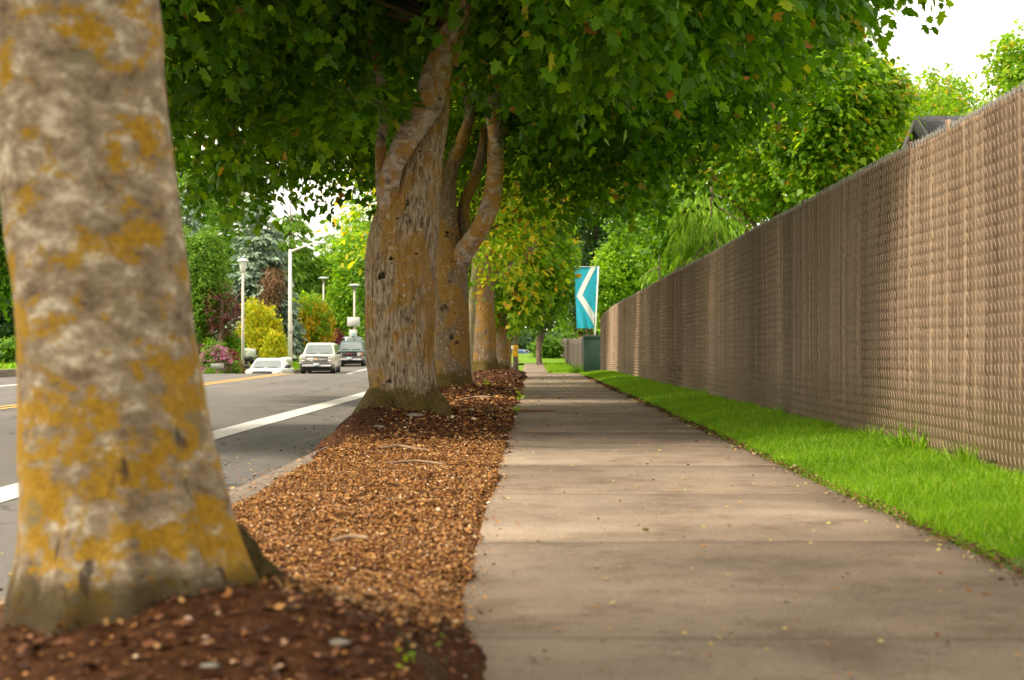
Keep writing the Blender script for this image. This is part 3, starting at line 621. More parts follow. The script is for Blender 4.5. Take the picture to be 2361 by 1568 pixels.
# ------------------------------------------------------------------ tree builders
def catmull(pts, n):
    pts = [np.array(p, float) for p in pts]; pts = [2*pts[0]-pts[1]]+pts+[2*pts[-1]-pts[-2]]; out = []
    segs = len(pts)-3
    for i in range(n):
        u = i/(n-1)*segs; k = min(int(u), segs-1); t = u-k; p0, p1, p2, p3 = pts[k:k+4]
        out.append(.5*((2*p1)+(-p0+p2)*t+(2*p0-5*p1+4*p2-p3)*t*t+(-p0+3*p1-3*p2+p3)*t**3))
    return np.array(out)
def tube(pts, rad, nr=60, ns=28, roots=(), hs=.12, fiss=0.0, lump=.04, seed=0, fs=26.0):
    """swept limb with lumps, bark fissures and root flares; pts local, first point = foot"""
    Pc = catmull(pts, nr); Rr = catmull([(r, 0, 0) for r in rad], nr)[:, 0]; z0 = Pc[0, 2]
    tang = np.gradient(Pc, axis=0); tang = unit(tang); V = []
    u = Vector(tang[0]).orthogonal().normalized(); u = Vector((1, 0, 0)) if abs(tang[0][2]) > .7 else u
    for i in range(nr):
        t = Vector(tang[i]); u = (u-t*u.dot(t)).normalized(); v = t.cross(u); h = Pc[i, 2]-z0
        for k in range(ns):
            a = 2*math.pi*k/ns; r = Rr[i]
            d = u*math.cos(a)+v*math.sin(a)
            if roots:
                for ra, amp, wd in roots:
                    da = (a-ra+math.pi) % (2*math.pi)-math.pi
                    r += amp*math.exp(-(da/wd)**2)*math.exp(-max(0, h)/hs)
            q = Vector(Pc[i])+d*r; qs = Vector((q.x*3, q.y*3, q.z*1.3+seed*7))
            r2 = lump*Rr[i]*2*mnoise.noise(qs)
            if fiss:
                f = mnoise.noise(Vector((q.x*fs, q.y*fs, q.z*4.5+seed)))+.5*mnoise.noise(Vector((q.x*fs*2, q.y*fs*2, q.z*7+seed)))
                r2 += fiss*(max(-.35, min(.3, f)))
            V.append(q+d*r2)
    Fc = [(i*ns+k, i*ns+(k+1) % ns, (i+1)*ns+(k+1) % ns, (i+1)*ns+k) for i in range(nr-1) for k in range(ns)]
    return np.array([tuple(q) for q in V]), np.array(Fc)
def tube_obj(name, mat, parent, *a, **k):
    V, Fc = tube(*a, **k); return link(name, mesh_np(name, V, Fc, True), mat, parent)
def branches(parent, origin_pts, targets, r0=.03, mat=None):
    Vs, Fs, n = [], [], 0
    for tpt in targets:
        q_ = random.random()*(len(origin_pts)-1); i_ = int(q_); o = np.array(origin_pts[i_])*(1-q_+i_)+np.array(origin_pts[min(i_+1, len(origin_pts)-1)])*(q_-i_); tpt = np.array(tpt); mid = (o+tpt)/2+np.array([random.uniform(-.2, .2), random.uniform(-.2, .2), random.uniform(.05, .4)])
        V, Fc = tube([o, mid, tpt], [r0, r0*.6, r0*.2], 9, 6, lump=.1, seed=random.random()*9); Vs.append(V); Fs.append(Fc+n); n += len(V)
    return link('branches', mesh_np('branches', np.concatenate(Vs), np.concatenate(Fs), True), mat or M['twig'], parent)
def lobepts(r, lobes, n, shell=.45):
    L = np.array(lobes, float); wgt = L[:, 3]*L[:, 4]*L[:, 5]; idx = r.choice(len(L), n, p=wgt/wgt.sum())
    d = unit(r.normal(size=(n, 3))); rad = r.random(n)**(1/3); rad = rad*(1-shell)+shell*(1-.35*r.random(n)**2)
    return L[idx, :3]+d*L[idx, 3:6]*rad[:, None], d
def crown_mesh(name, lobes, ntw, per, size, tmpl, faces, seed=1, twl=.5, droop=.55, shell=.45, wid=None, clump=1.0, upn=.9, carve=()):
    r = np.random.default_rng(seed); p, d = lobepts(r, lobes, ntw, shell)
    for cx, cy, cz, ax_, ay_, az_ in carve:
        keep = ((p[:, 0]-cx)/ax_)**2+((p[:, 1]-cy)/ay_)**2+((p[:, 2]-cz)/az_)**2 > 1; p = p[keep]; d = d[keep]
    ntw = len(p)
    td = unit(d*np.array([1, 1, .5])+r.normal(0, .45, (ntw, 3))+np.array([0, 0, -droop*.5]))
    tt = (np.arange(per)+r.random((ntw, per)))/per; L = twl*r.uniform(.6, 1.3, (ntw, 1))
    pos = p[:, None, :]+td[:, None, :]*(tt*L)[..., None]
    pos[..., 2] -= (tt**2)*L*droop*.5
    hs = unit(np.cross(td, [0, 0, 1.])); sgn = np.where(np.arange(per) % 2 == 0, 1, -1)[None, :, None]
    pos = pos+hs[:, None, :]*sgn*size*.35*clump+r.normal(0, size*.45*clump, pos.shape)
    ax = td[:, None, :]*.7+hs[:, None, :]*sgn*.8+r.normal(0, .4, pos.shape)+np.array([0, 0, -droop])
    nr = np.array([0, 0, upn])+td[:, None, :]*.4+r.normal(0, .42, pos.shape)
    pos = pos.reshape(-1, 3); s = size*np.exp(r.normal(0, .22, len(pos)))
    V, Fs = scatter(pos, unit(ax.reshape(-1, 3)), unit(nr.reshape(-1, 3)), s, tmpl, faces, None if wid is None else s*wid)
    return mesh_np(name, V, Fs)
def blob_lobes(r, c, rad, n=9, sub=.45):
    out = [(c[0], c[1], c[2], rad[0]*.72, rad[1]*.72, rad[2]*.78)]
    for i in range(n):
        d = unit(r.normal(size=3)); k = r.uniform(.55, .8); s = sub*r.uniform(.7, 1.25)
        out.append((c[0]+d[0]*rad[0]*k, c[1]+d[1]*rad[1]*k, c[2]+d[2]*rad[2]*k, rad[0]*s, rad[1]*s, rad[2]*s*.8))
    return out
def gtree(name, label, cat, x, y, top, bottom, rx, leaf, n=7000, size=.16, seed=0, group=None, trunk=.14, tm='trunkfar', ry=None, tmpl=DIA, tf=DIA_F, nl=10, sub=.45, droop=.5, shell=.45, wid=None, per=8):
    r = np.random.default_rng(seed+100); z = float(T(x, y)); t = thing(name, label, cat, (x, y, z), 0, group)
    top -= z; bottom -= z; ry = ry or rx
    lobes = blob_lobes(r, (0, 0, (top+bottom)/2), (rx, ry, (top-bottom)/2), nl, sub)
    link('crown', crown_mesh('crown', lobes, n//per, per, size, tmpl, tf, seed, twl=size*3, droop=droop, shell=shell, wid=wid), M[leaf], t)
    if trunk:
        tp = [(0, 0, -.15), (r.normal(0, .1), r.normal(0, .1), (bottom+.2)*.6+.2), (r.normal(0, .2), r.normal(0, .2), (top+bottom)/2), (0, 0, top-.25*(top-bottom))]
        V, Fc = tube(tp, [trunk*1.3, trunk, trunk*.7, trunk*.2], 14, 9, lump=.08, seed=seed)
        Vs, Fs, k = [V], [Fc], len(V)
        for i in range(7):
            L = lobes[1+i % nl]; o = np.array(tp[1])*(1-i/9)+np.array(tp[2])*(i/9)
            V2, F2 = tube([o, (o+np.array(L[:3]))/2+np.array([0, 0, -.1]), L[:3]], [trunk*.45, trunk*.3, trunk*.1], 8, 6, lump=.1, seed=i); Vs.append(V2); Fs.append(F2+k); k += len(V2)
        link('trunk', mesh_np('trunk', np.concatenate(Vs), np.concatenate(Fs), True), M[tm], t)
    return t
def conifer(name, label, x, y, h, r, leaf, seed=0, nb=220, ns=46, spray=.30, wid=1.0, droop=.15, hang=.25, base=.06, group=None, tw=.16, pw=.85, cat='conifer', up=0.0, dead=None):
    z = float(T(x, y)); t = thing(name, label, cat, (x, y, z-.05), 0, group); g = np.random.default_rng(seed+50)
    th = base+(1-base)*(1-np.sqrt(1-g.random(nb)*.995)); th = np.sort(th); ang = g.random(nb)*6.283
    L = r*(1-th)**pw*g.uniform(.72, 1.12, nb)+.12
    s = g.random((nb, ns))**.65; out = np.stack([np.cos(ang), np.sin(ang), 0*ang], 1); side = np.stack([-np.sin(ang), np.cos(ang), 0*ang], 1)
    pz = (th*h)[:, None]-droop*L[:, None]*s**1.6+up*L[:, None]*s
    lat = g.normal(0, 1, (nb, ns))*.20*L[:, None]*(1.15-s)
    pos = out[:, None]*(s*L[:, None])[..., None]+side[:, None]*lat[..., None]; pos[..., 2] += pz
    pos[..., 2] += -np.abs(lat)*hang+g.normal(0, .05, (nb, ns))
    ax = out[:, None]*1.0+side[:, None]*np.sign(lat)[..., None]*.7+g.normal(0, .35, pos.shape)+np.array([0, 0, -hang*1.6+up])
    nr = np.array([0, 0, 1.])+g.normal(0, .5, pos.shape)
    pos = pos.reshape(-1, 3); sz = spray*np.exp(g.normal(0, .25, len(pos)))*(.6+.6*(1-np.repeat(th, ns)))
    V, Fs = scatter(pos, unit(ax.reshape(-1, 3)), unit(nr.reshape(-1, 3)), sz, SPRAY, MID_F, sz*wid)
    link('crown', mesh_np('crown', V, Fs), M[leaf], t)
    Vs, Fs, k = [], [], 0
    V, Fc = tube([(0, 0, -.1), (.02, 0, h*.5), (0, 0, h*.97)], [tw, tw*.6, .02], 14, 9, lump=.05, seed=seed); Vs.append(V); Fs.append(Fc); k = len(V)
    for i in range(0, nb, 4):
        e = out[i]*L[i]*.85; zb = th[i]*h
        V2, F2 = tube([(0, 0, zb), tuple(e*.5+np.array([0, 0, zb-droop*L[i]*.33])), tuple(e+np.array([0, 0, zb-droop*L[i]*.77]))], [.03, .02, .008], 6, 5, lump=0, seed=1); Vs.append(V2); Fs.append(F2+k); k += len(V2)
    link('trunk', mesh_np('trunk', np.concatenate(Vs), np.concatenate(Fs), True), M['trunkfar'], t)
    return t

# ------------------------------------------------------------------ tree 1: foreground maple
def at(root, px, py, d): 
    p = P(px, py, d)-root.location; return (p.x, p.y, p.z)
MG = 'maples planted in a row along the mulch strip'
d1 = 2.75
t1 = thing('maple_tree', 'nearest maple with mustard lichen mottled trunk in the left foreground', 'tree', (PX(285, d1), d1, float(Hmulch(np.array(-.8), np.array(2.72)))-.03), 0, MG)
k1 = d1/F
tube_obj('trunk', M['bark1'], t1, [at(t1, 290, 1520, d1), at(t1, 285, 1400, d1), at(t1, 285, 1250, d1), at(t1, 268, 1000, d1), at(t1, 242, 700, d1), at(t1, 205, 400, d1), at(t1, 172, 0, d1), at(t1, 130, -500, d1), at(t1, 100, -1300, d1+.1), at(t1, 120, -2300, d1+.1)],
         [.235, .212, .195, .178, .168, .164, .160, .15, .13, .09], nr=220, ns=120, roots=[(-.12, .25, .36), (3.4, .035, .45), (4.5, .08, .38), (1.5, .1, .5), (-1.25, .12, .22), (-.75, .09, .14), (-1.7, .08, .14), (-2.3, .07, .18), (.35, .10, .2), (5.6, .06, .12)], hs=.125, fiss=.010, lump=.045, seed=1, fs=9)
tube_obj('root', M['rootmoss'], t1, [at(t1, 490, 1340, 2.80), at(t1, 600, 1385, 2.80), at(t1, 720, 1408, 2.76), at(t1, 840, 1450, 2.66), at(t1, 940, 1512, 2.54), at(t1, 1010, 1590, 2.42), at(t1, 1050, 1680, 2.32)], [.10, .065, .040, .034, .030, .024, .01], 90, 22, lump=.22, seed=31, fiss=.008, fs=30)
t1c = t1.location
lob1 = [(-.6, -1.6, 5.0, 2.4, 2.0, 1.5), (-1.4, -2.6, 5.6, 2.3, 2.2, 1.6), (.6, -2.2, 5.4, 2.2, 2.0, 1.4), (-1.8, -1.0, 5.3, 1.9, 1.6, 1.3)]  # crown out of view, set back so its shade covers the near mound
link('crown', crown_mesh('crown', lob1, 1100, 14, .13, MID, MID_F, 11), M['maple'], t1)
for i, tp in enumerate([(-.6, -1.4, 4.8), (.5, -2.0, 5.0), (-1.5, -2.2, 5.4), (-.2, .3, 4.8)]):
    tube_obj('limb', M['limb'], t1, [at(t1, 115, -1100-i*230, d1+.1), tuple((np.array(at(t1, 115, -1300-i*230, d1+.1))+np.array(tp))/2+np.array([0, 0, .1])), tp], [.085, .06, .02], 24, 12, seed=i)

ang_ = rng.random(110)*6.283; rr_ = .19+rng.random(110)**.7*.22; fx_0, fy_0 = t1.location.x, t1.location.y
px_ = fx_0+np.cos(ang_)*rr_; py_ = fy_0+np.sin(ang_)*rr_; pz_ = Hmulch(px_, py_)+rng.random(110)*.01
V, Fs = scatter(np.stack([px_, py_, pz_], 1), unit(rng.normal(0, 1, (110, 3))), unit(rng.normal(0, .6, (110, 3))+[0, 0, 1]), .018*rng.uniform(.5, 1.3, 110), DIA, DIA_F, .02)
o = link('fallen_leaves', mesh_np('fallen_leaves', V, Fs), M['chips']); tag(o, 'dry leaves and bark flakes gathered round the foot of the nearest trunk', 'leaf litter', kind='stuff')
# ------------------------------------------------------------------ tree 2: main maple
d2 = 12.0
t2 = thing('maple_tree', 'thick maple with pale leaning limb and spreading roots, second trunk from the camera', 'tree', (PX(930, d2), d2, .04), 0, MG)
A = lambda px, py, d=d2: at(t2, px, py, d)
t2tr = tube_obj('trunk', M['bark2'], t2, [A(945, 1015), A(940, 960), A(936, 900), A(925, 780), A(925, 620), A(935, 520), A(958, 430), A(985, 330), A(1003, 250), A(1020, 120, 12.1), A(1050, -80, 12.1), A(1040, -400, 12.2)],
         [.33, .30, .275, .285, .292, .285, .215, .15, .115, .10, .09, .05], nr=300, ns=150, roots=[(3.55, .24, .30), (-.5, .17, .28), (4.6, .10, .3), (5.3, .08, .25), (2.4, .14, .4), (.8, .12, .4)], hs=.15, fiss=.020, lump=.07, seed=2, fs=26)
tube_obj('limb', M['limb'], t2, [A(930, 640, 12.08), A(910, 520, 11.95), A(899, 440, 11.80), A(908, 385, 11.72), A(940, 318, 11.7), A(980, 255, 11.7), A(1004, 185, 11.7), A(1028, 100, 11.7), A(1062, 30, 11.6), A(1110, -60, 11.5), A(1200, -260, 11.3)],
         [.14, .115, .098, .090, .100, .094, .104, .092, .08, .07, .04], 150, 44, lump=.20, seed=3, fiss=.009, fs=18)
tube_obj('root', M['bark2'], t2, [A(905, 900, 12.0), A(868, 945, 11.75), A(832, 995, 11.1), A(800, 1040, 10.5), A(775, 1085, 10.0)], [.17, .15, .125, .09, .05], 60, 26, lump=.12, seed=13, fiss=.012, fs=14)
tube_obj('root', M['bark2'], t2, [A(985, 920, 12.0), A(1012, 955, 11.85), A(1035, 990, 11.4), A(1060, 1020, 10.8)], [.13, .11, .08, .03], 40, 20, lump=.12, seed=14, fiss=.008)
tube_obj('limb', M['limb'], t2, [A(900, 520, 12.1), A(882, 420, 12.15), A(877, 330, 12.2), A(884, 250, 12.2), A(860, 100, 12.3), A(800, -100, 12.4)], [.09, .06, .05, .048, .04, .02], 80, 20, seed=4, lump=.18)
tube_obj('limb', M['limb'], t2, [A(1035, 150, 11.8), A(1050, 95, 11.8), A(1075, 30, 11.9), A(1130, -60, 12)], [.075, .07, .06, .04], 40, 18, seed=5)
lob2 = [(.0, -.3, 5.6, 4.0, 3.9, 2.3), (-1.9, .9, 3.75, 1.9, 2.0, 1.0), (-3.3, -.6, 4.3, 2.0, 2.2, 1.35), (2.7, .0, 4.45, 2.0, 2.5, 1.0), (1.75, -2.6, 3.5, 1.4, 1.5, .68), (-1.5, -2.4, 3.6, 1.3, 1.5, .75), (1.1, 1.0, 3.7, 1.4, 1.4, .65), (-2.3, -1.6, 3.55, 1.1, 1.3, .65), (-1.0, -.6, 2.42, .50, .5, .20), (-2.2, .4, 2.45, .7, .6, .24), (-1.65, .7, 2.62, .8, .7, .26), (-.6, .8, 2.72, .5, .5, .22), (-1.1, .2, 2.85, .8, .8, .3), (1.5, -1.2, 3.0, .6, .6, .25), (.95, -.9, 2.95, .4, .5, .2), (2.4, -.6, 3.35, .9, .8, .35)]
carve2 = [(.15, -1.2, 2.9, .55, 1.5, 1.25), (.9, -.6, 2.6, .7, 1.6, .8)]
link('crown', crown_mesh('crown', lob2, 6800, 18, .092, MAPLE, MAPLE_F, 21, twl=.5, shell=.35, carve=carve2), M['maple'], t2)
link('crown', crown_mesh('crown', [(-.34, -.9, 2.47, .34, .35, .12)], 15, 12, .10, MAPLE, MAPLE_F, 22, twl=.3), M['maple'], t2)
r_ = np.random.default_rng(3); tg, _ = lobepts(r_, lob2, 46, .6)
branches(t2, [A(1062, 20, 11.6), A(1110, -60, 11.5), A(1200, -260, 11.3)], tg[:16], .024)
branches(t2, [A(1020, 100, 12.1), A(1050, -80, 12.1), A(1040, -400, 12.2)], tg[16:], .026)
# dark pruning scars standing proud of the bark
SP2 = [(*A(px, py, 11.74), rr) for px, py, rr in [(868, 590, .025), (905, 610, .02), (878, 635, .032), (860, 612, .02), (1000, 715, .02), (996, 770, .02), (870, 895, .05), (940, 470, .03), (905, 925, .05), (895, 880, .03), (985, 870, .02), (950, 735, .018)]]
M['bark2k'] = bark_fissured('fissured maple bark with dark scars', spots=SP2); t2tr.data.materials[0] = M['bark2k']

# ------------------------------------------------------------------ tree 3
d3 = 19.6
t3 = thing('maple_tree', 'forked maple with several curving stems, third trunk from the camera', 'tree', (PX(1042, d3), d3, .06), 0, MG)
A3 = lambda px, py, d=d3: at(t3, px, py, d)
tube_obj('trunk', M['bark3'], t3, [A3(1045, 925), A3(1043, 870), A3(1040, 800), A3(1036, 700), A3(1032, 600), A3(1028, 500), A3(1035, 400), A3(1062, 335), A3(1084, 260), A3(1068, 195), A3(1075, 120), A3(1090, 20)],
         [.30, .26, .225, .21, .19, .155, .11, .085, .07, .055, .045, .03], 180, 80, roots=[(-.4, .2, .3), (3.4, .1, .4), (4.7, .1, .4)], hs=.13, fiss=.014, lump=.08, seed=6, fs=16)
tube_obj('limb', M['bark3'], t3, [A3(1055, 900, 19.7), A3(1058, 800, 19.7), A3(1058, 700, 19.7), A3(1056, 620, 19.7), A3(1072, 580, 19.7), A3(1068, 480, 19.8), A3(1092, 420, 19.8), A3(1112, 350, 19.9), A3(1118, 300, 19.9), A3(1130, 200, 20)], [.2, .15, .14, .14, .11, .085, .075, .07, .06, .04], 120, 36, seed=7, fiss=.01)
tube_obj('limb', M['limb'], t3, [A3(1035, 690, 19.7), A3(1050, 615, 19.62), A3(1100, 540, 19.35), A3(1130, 475, 19.35), A3(1143, 400, 19.3), A3(1142, 310, 19.3), A3(1136, 220, 19.3), A3(1146, 150, 19.3), A3(1150, 40, 19.2)], [.11, .115, .112, .11, .112, .100, .098, .08, .05], 120, 36, seed=8, lump=.20, fiss=.010, fs=14)
tube_obj('limb', M['limb'], t3, [A3(1140, 250, 19.3), A3(1160, 205, 19.3), A3(1195, 160, 19.2), A3(1260, 100, 19)], [.05, .035, .03, .02], 30, 12, seed=9)
for rr_s, dep, mt_ in ((.048, .0, 'scar_rim'), (.034, .006, 'scar_core')):
    pc = Vector(A3(1127, 440, 19.25)); MB().cyl(pc+Vector((.0, .06, 0)), pc+Vector((-.005, -.012-dep, .004)), rr_s, rr_s*.92, 16).build('pruning_scar', M[mt_], t3)
SP3 = [(*A3(px, py, 19.40), rr) for px, py, rr in [(1018, 710, .045), (1028, 708, .03), (1012, 770, .02), (1040, 775, .045), (1052, 790, .04), (1034, 800, .025), (1030, 540, .05), (1044, 600, .04), (1050, 585, .04), (1020, 640, .025)]]
M['bark3k'] = bark_fissured('brown fissured bark with dark scars', (.205, .145, .088), .50, spots=SP3)
for o_ in t3.children:
    if o_.data.materials[0] == M['bark3']: o_.data.materials[0] = M['bark3k']
lob3 = [(.2, .1, 5.9, 5.2, 3.9, 2.7), (-3.2, .6, 4.4, 2.6, 2.6, 1.2), (2.5, .2, 4.45, 2.1, 2.6, 1.25), (1.8, 1.0, 3.7, 1.5, 1.6, .8), (4.3, 1.6, 5.3, 1.6, 1.8, 1.0), (1.95, .4, 3.3, .95, 1.0, .6), (3.1, .6, 3.5, .9, 1.0, .5), (-3.6, .3, 3.1, 1.1, 1.0, .4), (-2.4, .2, 3.15, .8, .8, .35), (-1.2, 1.5, 3.6, 1.5, 1.5, .7)]
link('crown', crown_mesh('crown', lob3, 5600, 16, .112, MID, MID_F, 31, twl=.55, shell=.4, carve=[(.3, -1.2, 3.0, .8, 2.2, 1.5)]), M['maple'], t3)
tg, _ = lobepts(r_, lob3, 30, .6); branches(t3, [A3(1146, 150, 19.3), A3(1150, 40, 19.2)], tg[:12], .03); branches(t3, [A3(1075, 120), A3(1090, 20)], tg[12:], .025)

# ------------------------------------------------------------------ yellowing tree, pale slim trunk
d4 = 25.6
t4 = thing('hornbeam_tree', 'slim pale-trunked tree with yellow and orange young leaves between the maples', 'tree', (PX(1082, d4), d4, .05))
A4 = lambda px, py, d=d4: at(t4, px, py, d)
tube_obj('trunk', M['palebark'], t4, [A4(1078, 900), A4(1079, 860), A4(1085, 760), A4(1092, 660), A4(1100, 560), A4(1105, 400), A4(1110, 200)], [.10, .078, .072, .066, .06, .045, .02], 50, 18, seed=4, roots=[(0, .03, .6)], lump=.05)
rl4 = np.random.default_rng(91)
lob4 = [(.3, .2, 5.0, 1.6, 1.5, 1.1), (.2, .5, 3.4, .9, .7, .9)]
for lx, ly, lz, lr in [(-1.5, -.3, 3.75, .75), (-1.55, -.2, 3.1, .7), (-1.3, -.3, 2.55, .65), (-1.7, .1, 4.3, .6), (.9, -.5, 4.2, .9), (1.6, -.4, 4.05, .8), (2.0, -.3, 4.75, .75), (1.3, -.6, 3.55, .85), (1.7, -.3, 3.3, .6), (.7, -.6, 3.05, .8), (.3, -.5, 2.55, .75), (.95, -.5, 2.5, .7), (.35, -.4, 2.05, .6), (.8, -.3, 1.85, .6), (1.5, 0, 5.3, .9)]:
    lob4.append((lx, ly, lz, lr, lr*1.1, .17))
link('crown', crown_mesh('crown', lob4, 1250, 13, .115, OVAL, MID_F, 41, twl=.6, shell=.5, droop=.3, carve=[(2.4, 0, 2.2, 1.3, 3, 1.25)]), M['yellowing'], t4)
tg, _ = lobepts(r_, lob4, 40, .6); branches(t4, [A4(1100, 560), A4(1105, 400), A4(1098, 620)], tg, .02)

# ------------------------------------------------------------------ trees 5.. further down the row
def rowmaple(px, d, wpx, label, mat, lobes, n, leafmat_, size, seed, roots, h=6, zoff=.0, lean=0):
    x = PX(px, d); z = float(Hmulch(np.array(x), np.array(d)))-.05 if d < 70 else float(T(x, d))
    t = thing('maple_tree', label, 'tree', (x, d, z+zoff), 0, MG); r = wpx*d/F/2
    tube_obj('trunk', M[mat], t, [(0, 0, -.15), (0, 0, .15), (lean*.3, 0, 1.0), (lean, 0, 2.2), (lean*1.2+.1, 0, 3.4), (0, 0, 4.8)], [r*1.35, r*1.12, r, r*.95, r*.7, r*.3], 90, 44, roots=roots, hs=.16, fiss=.012, lump=.08, seed=seed, fs=14)
    for q in range(3):
        L = lobes[(q+1) % len(lobes)]; tube_obj('limb', M[mat], t, [(lean*.9, 0, 1.9+q*.3), (L[0]*.4, L[1]*.4, 2.7+q*.2), (L[0]*.8, L[1]*.8, L[2]+.1)], [r*.5, r*.35, r*.1], 24, 12, seed=seed+q)
    link('crown', crown_mesh('crown', lobes, n//12, 12, size, MID, MID_F, seed, twl=.5), M[leafmat_], t)
    return t
rowmaple(1115, 30.5, 54, 'dark brown maple trunk with a long root toward the sidewalk, behind the pale slim trunk', 'bark3', [(0.3, .6, 5.7, 3.0, 2.9, 2.3), (2.6, .8, 4.7, 1.9, 1.9, 1.1), (-1.4, .6, 4.9, 1.6, 2, 1.1)], 20000, 'maple', .16, 51, [(-.2, .35, .3), (3.3, .15, .4), (4.7, .12, .4)])
rowmaple(1156, 44.0, 33, 'maple with a pale orange trunk standing on a small mound behind the darker trunks', 'bark2', [(0, -.3, 4.0, 2.2, 2.2, 2.0), (0, -3, 6.8, 2.8, 3.0, 1.6), (.5, -.6, 2.7, 1.1, 1.4, .8), (.1, -.6, 2.2, 1.1, 1.3, .7), (.6, -.4, 3.4, 1.0, 1.3, 1.0), (-1.6, 0, 4, 1.6, 1.6, 1.2)], 26000, 'maple_l', .17, 52, [(-.3, .2, .4), (3.3, .1, .4)])  # high lobe added to the crown to shade the far fence end
rowmaple(1173, 54.0, 12, 'thin grey maple trunk just behind the orange one', 'bark3', [(0, 0, 4.4, 2.3, 2.2, 2.0), (1.0, -.3, 3.2, 1.4, 1.5, 1.0), (-1.6, 0, 4, 1.6, 1.6, 1.2)], 17000, 'midgreen', .19, 53, [(-.3, .1, .4)])
rowmaple(1189, 66.0, 12, 'thick grey trunk carrying the small yellow sign', 'trunkfar', [(.2, 0, 5.2, 2.6, 2.6, 2.4), (1.3, 0, 4.0, 1.4, 1.6, 1.3), (-2, 0, 5, 2, 2, 1.6)], 16000, 'midgreen', .22, 54, [(-.3, .1, .4)])

# far-off street trees and yard trees: (name,label,px,d,topY,botY,rpx,leaf,n,size)
def yt(name, label, px, d, ytop, ybot, rpx, leaf, n=6500, size=.2, seed=1, cat='tree', trunk=.16, group=None, **k):
    n = int(n*1.5); size *= .8
    return gtree(name, label, cat, PX(px, d), d, PZ(ytop, d), PZ(ybot, d), rpx*d/F, leaf, n, size, seed, group, trunk, **k)
GB = 'garden trees behind the slatted fence'
# right side, behind the fence
yt('garden_tree', 'leafy maple above the fence with sky gaps in its crown, right of the canopy', 1925, 25, 40, 470, 150, 'maple_l', 17000, .14, 61, group=GB, nl=12, sub=.38, tmpl=MID, tf=MID_F)
yt('garden_tree', 'dense green tree rising above the middle of the slatted fence', 1800, 38, 60, 560, 240, 'maple_l', 22000, .19, 62, group=GB, nl=12)  # paler leaf colour picked to carry this crown's lit look
yt('garden_tree', 'very dark broadleaf tree behind the drooping cedar', 1620, 50, 60, 660, 220, 'midgreen', 15000, .24, 63, group=GB)
yt('garden_tree', 'bright green small tree just right of the teal banner', 1425, 62, 520, 800, 75, 'bright', 12000, .17, 64, group=GB, droop=.3)
yt('garden_tree', 'shaded green tree between the banner tree and the cedar', 1500, 75, 330, 800, 110, 'midgreen', 11000, .26, 65, group=GB)
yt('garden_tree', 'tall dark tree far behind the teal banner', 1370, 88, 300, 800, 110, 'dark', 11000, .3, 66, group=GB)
yt('garden_tree', 'sparse tree with fine leaves at the right edge against the white sky', 2385, 27, 40, 420, 160, 'maple_l', 8000, .11, 67, group=GB, shell=.3, sub=.34, nl=14, trunk=.07)
def shoots():
    x, y = PX(2170, 34), 34; z = float(T(x, y)); t = thing('garden_tree', 'tree of upright thin leafy shoots above the house roof', 'tree', (x, y, z), 0, GB)
    lob = []; r = np.random.default_rng(4); tr = MB()
    for i in range(34):
        a = (r.uniform(-1.7, 2.1), r.uniform(-1, 1)); h = r.uniform(5.6, 7.6)-abs(a[0])*.25; lob.append((a[0], a[1], h-1.6, .2, .2, 1.7)); tr.cyl((a[0]*.3, a[1]*.3, 2), (a[0], a[1], h-2), .02, .015, 5); tr.cyl((a[0], a[1], h-2), (a[0]+.03, a[1], h-.2), .014, .006, 5)
    lob += [(-.5, 0, 4.0, 1.5, .8, .6), (1.2, 0, 4.1, 1.4, .8, .6)]
    tr.cyl((0, 0, -.1), (0, 0, 2.6), .09, .07, 8)
    link('crown', crown_mesh('crown', lob, 3800, 7, .11, OVAL, MID_F, 5, twl=.18, shell=.2), M['maple_l'], t); tr.build('trunk', M['trunkfar'], t)
shoots()
yt('garden_tree', 'loose yellow-green tree behind the upright shoots', 2150, 44, 170, 440, 110, 'maple_l', 6500, .17, 69, group=GB, shell=.3, nl=14)
yt('garden_tree', 'light green tree low behind the fence under the sky gap', 2040, 45, 215, 560, 120, 'bright', 10000, .2, 68, group=GB)
conifer('cedar_tree', 'drooping cedar with bright lime-green weeping branches behind the fence', PX(1640, 34), 34, 5.2, 2.0, 'deodar', 71, nb=260, ns=120, spray=.22, wid=.9, droop=.7, hang=1.7, base=.08, tw=.10, pw=.38)
conifer('cedar_tree', 'low weeping cedar peeping over the fence left of the larger one', PX(1520, 48), 48, 4.3, 1.9, 'deodar', 72, nb=90, ns=90, spray=.22, wid=.8, droop=.6, hang=1.4, base=.2, tw=.08, pw=.55)
# centre, far end of the sidewalk
yt('street_tree', 'dark-leaved tree at the far end of the sidewalk', 1250, 100, 380, 812, 85, 'dark', 11000, .32, 73, trunk=.2)  # dark tone is the leaf colour
yt('street_tree', 'green tree rising over the far end of the second fence', 1330, 120, 350, 800, 90, 'midgreen', 9000, .36, 74, trunk=.2)
yt('shrub', 'dark green shrub on the far lawn beside the sidewalk', 1262, 112, 780, 826, 26, 'midgreen', 2600, .25, 75, cat='shrub', trunk=0)
yt('street_tree', 'bushy maple partly hidden by the third trunk over the road side', 1120, 70, 420, 770, 90, 'bright', 8000, .26, 76, trunk=.15)

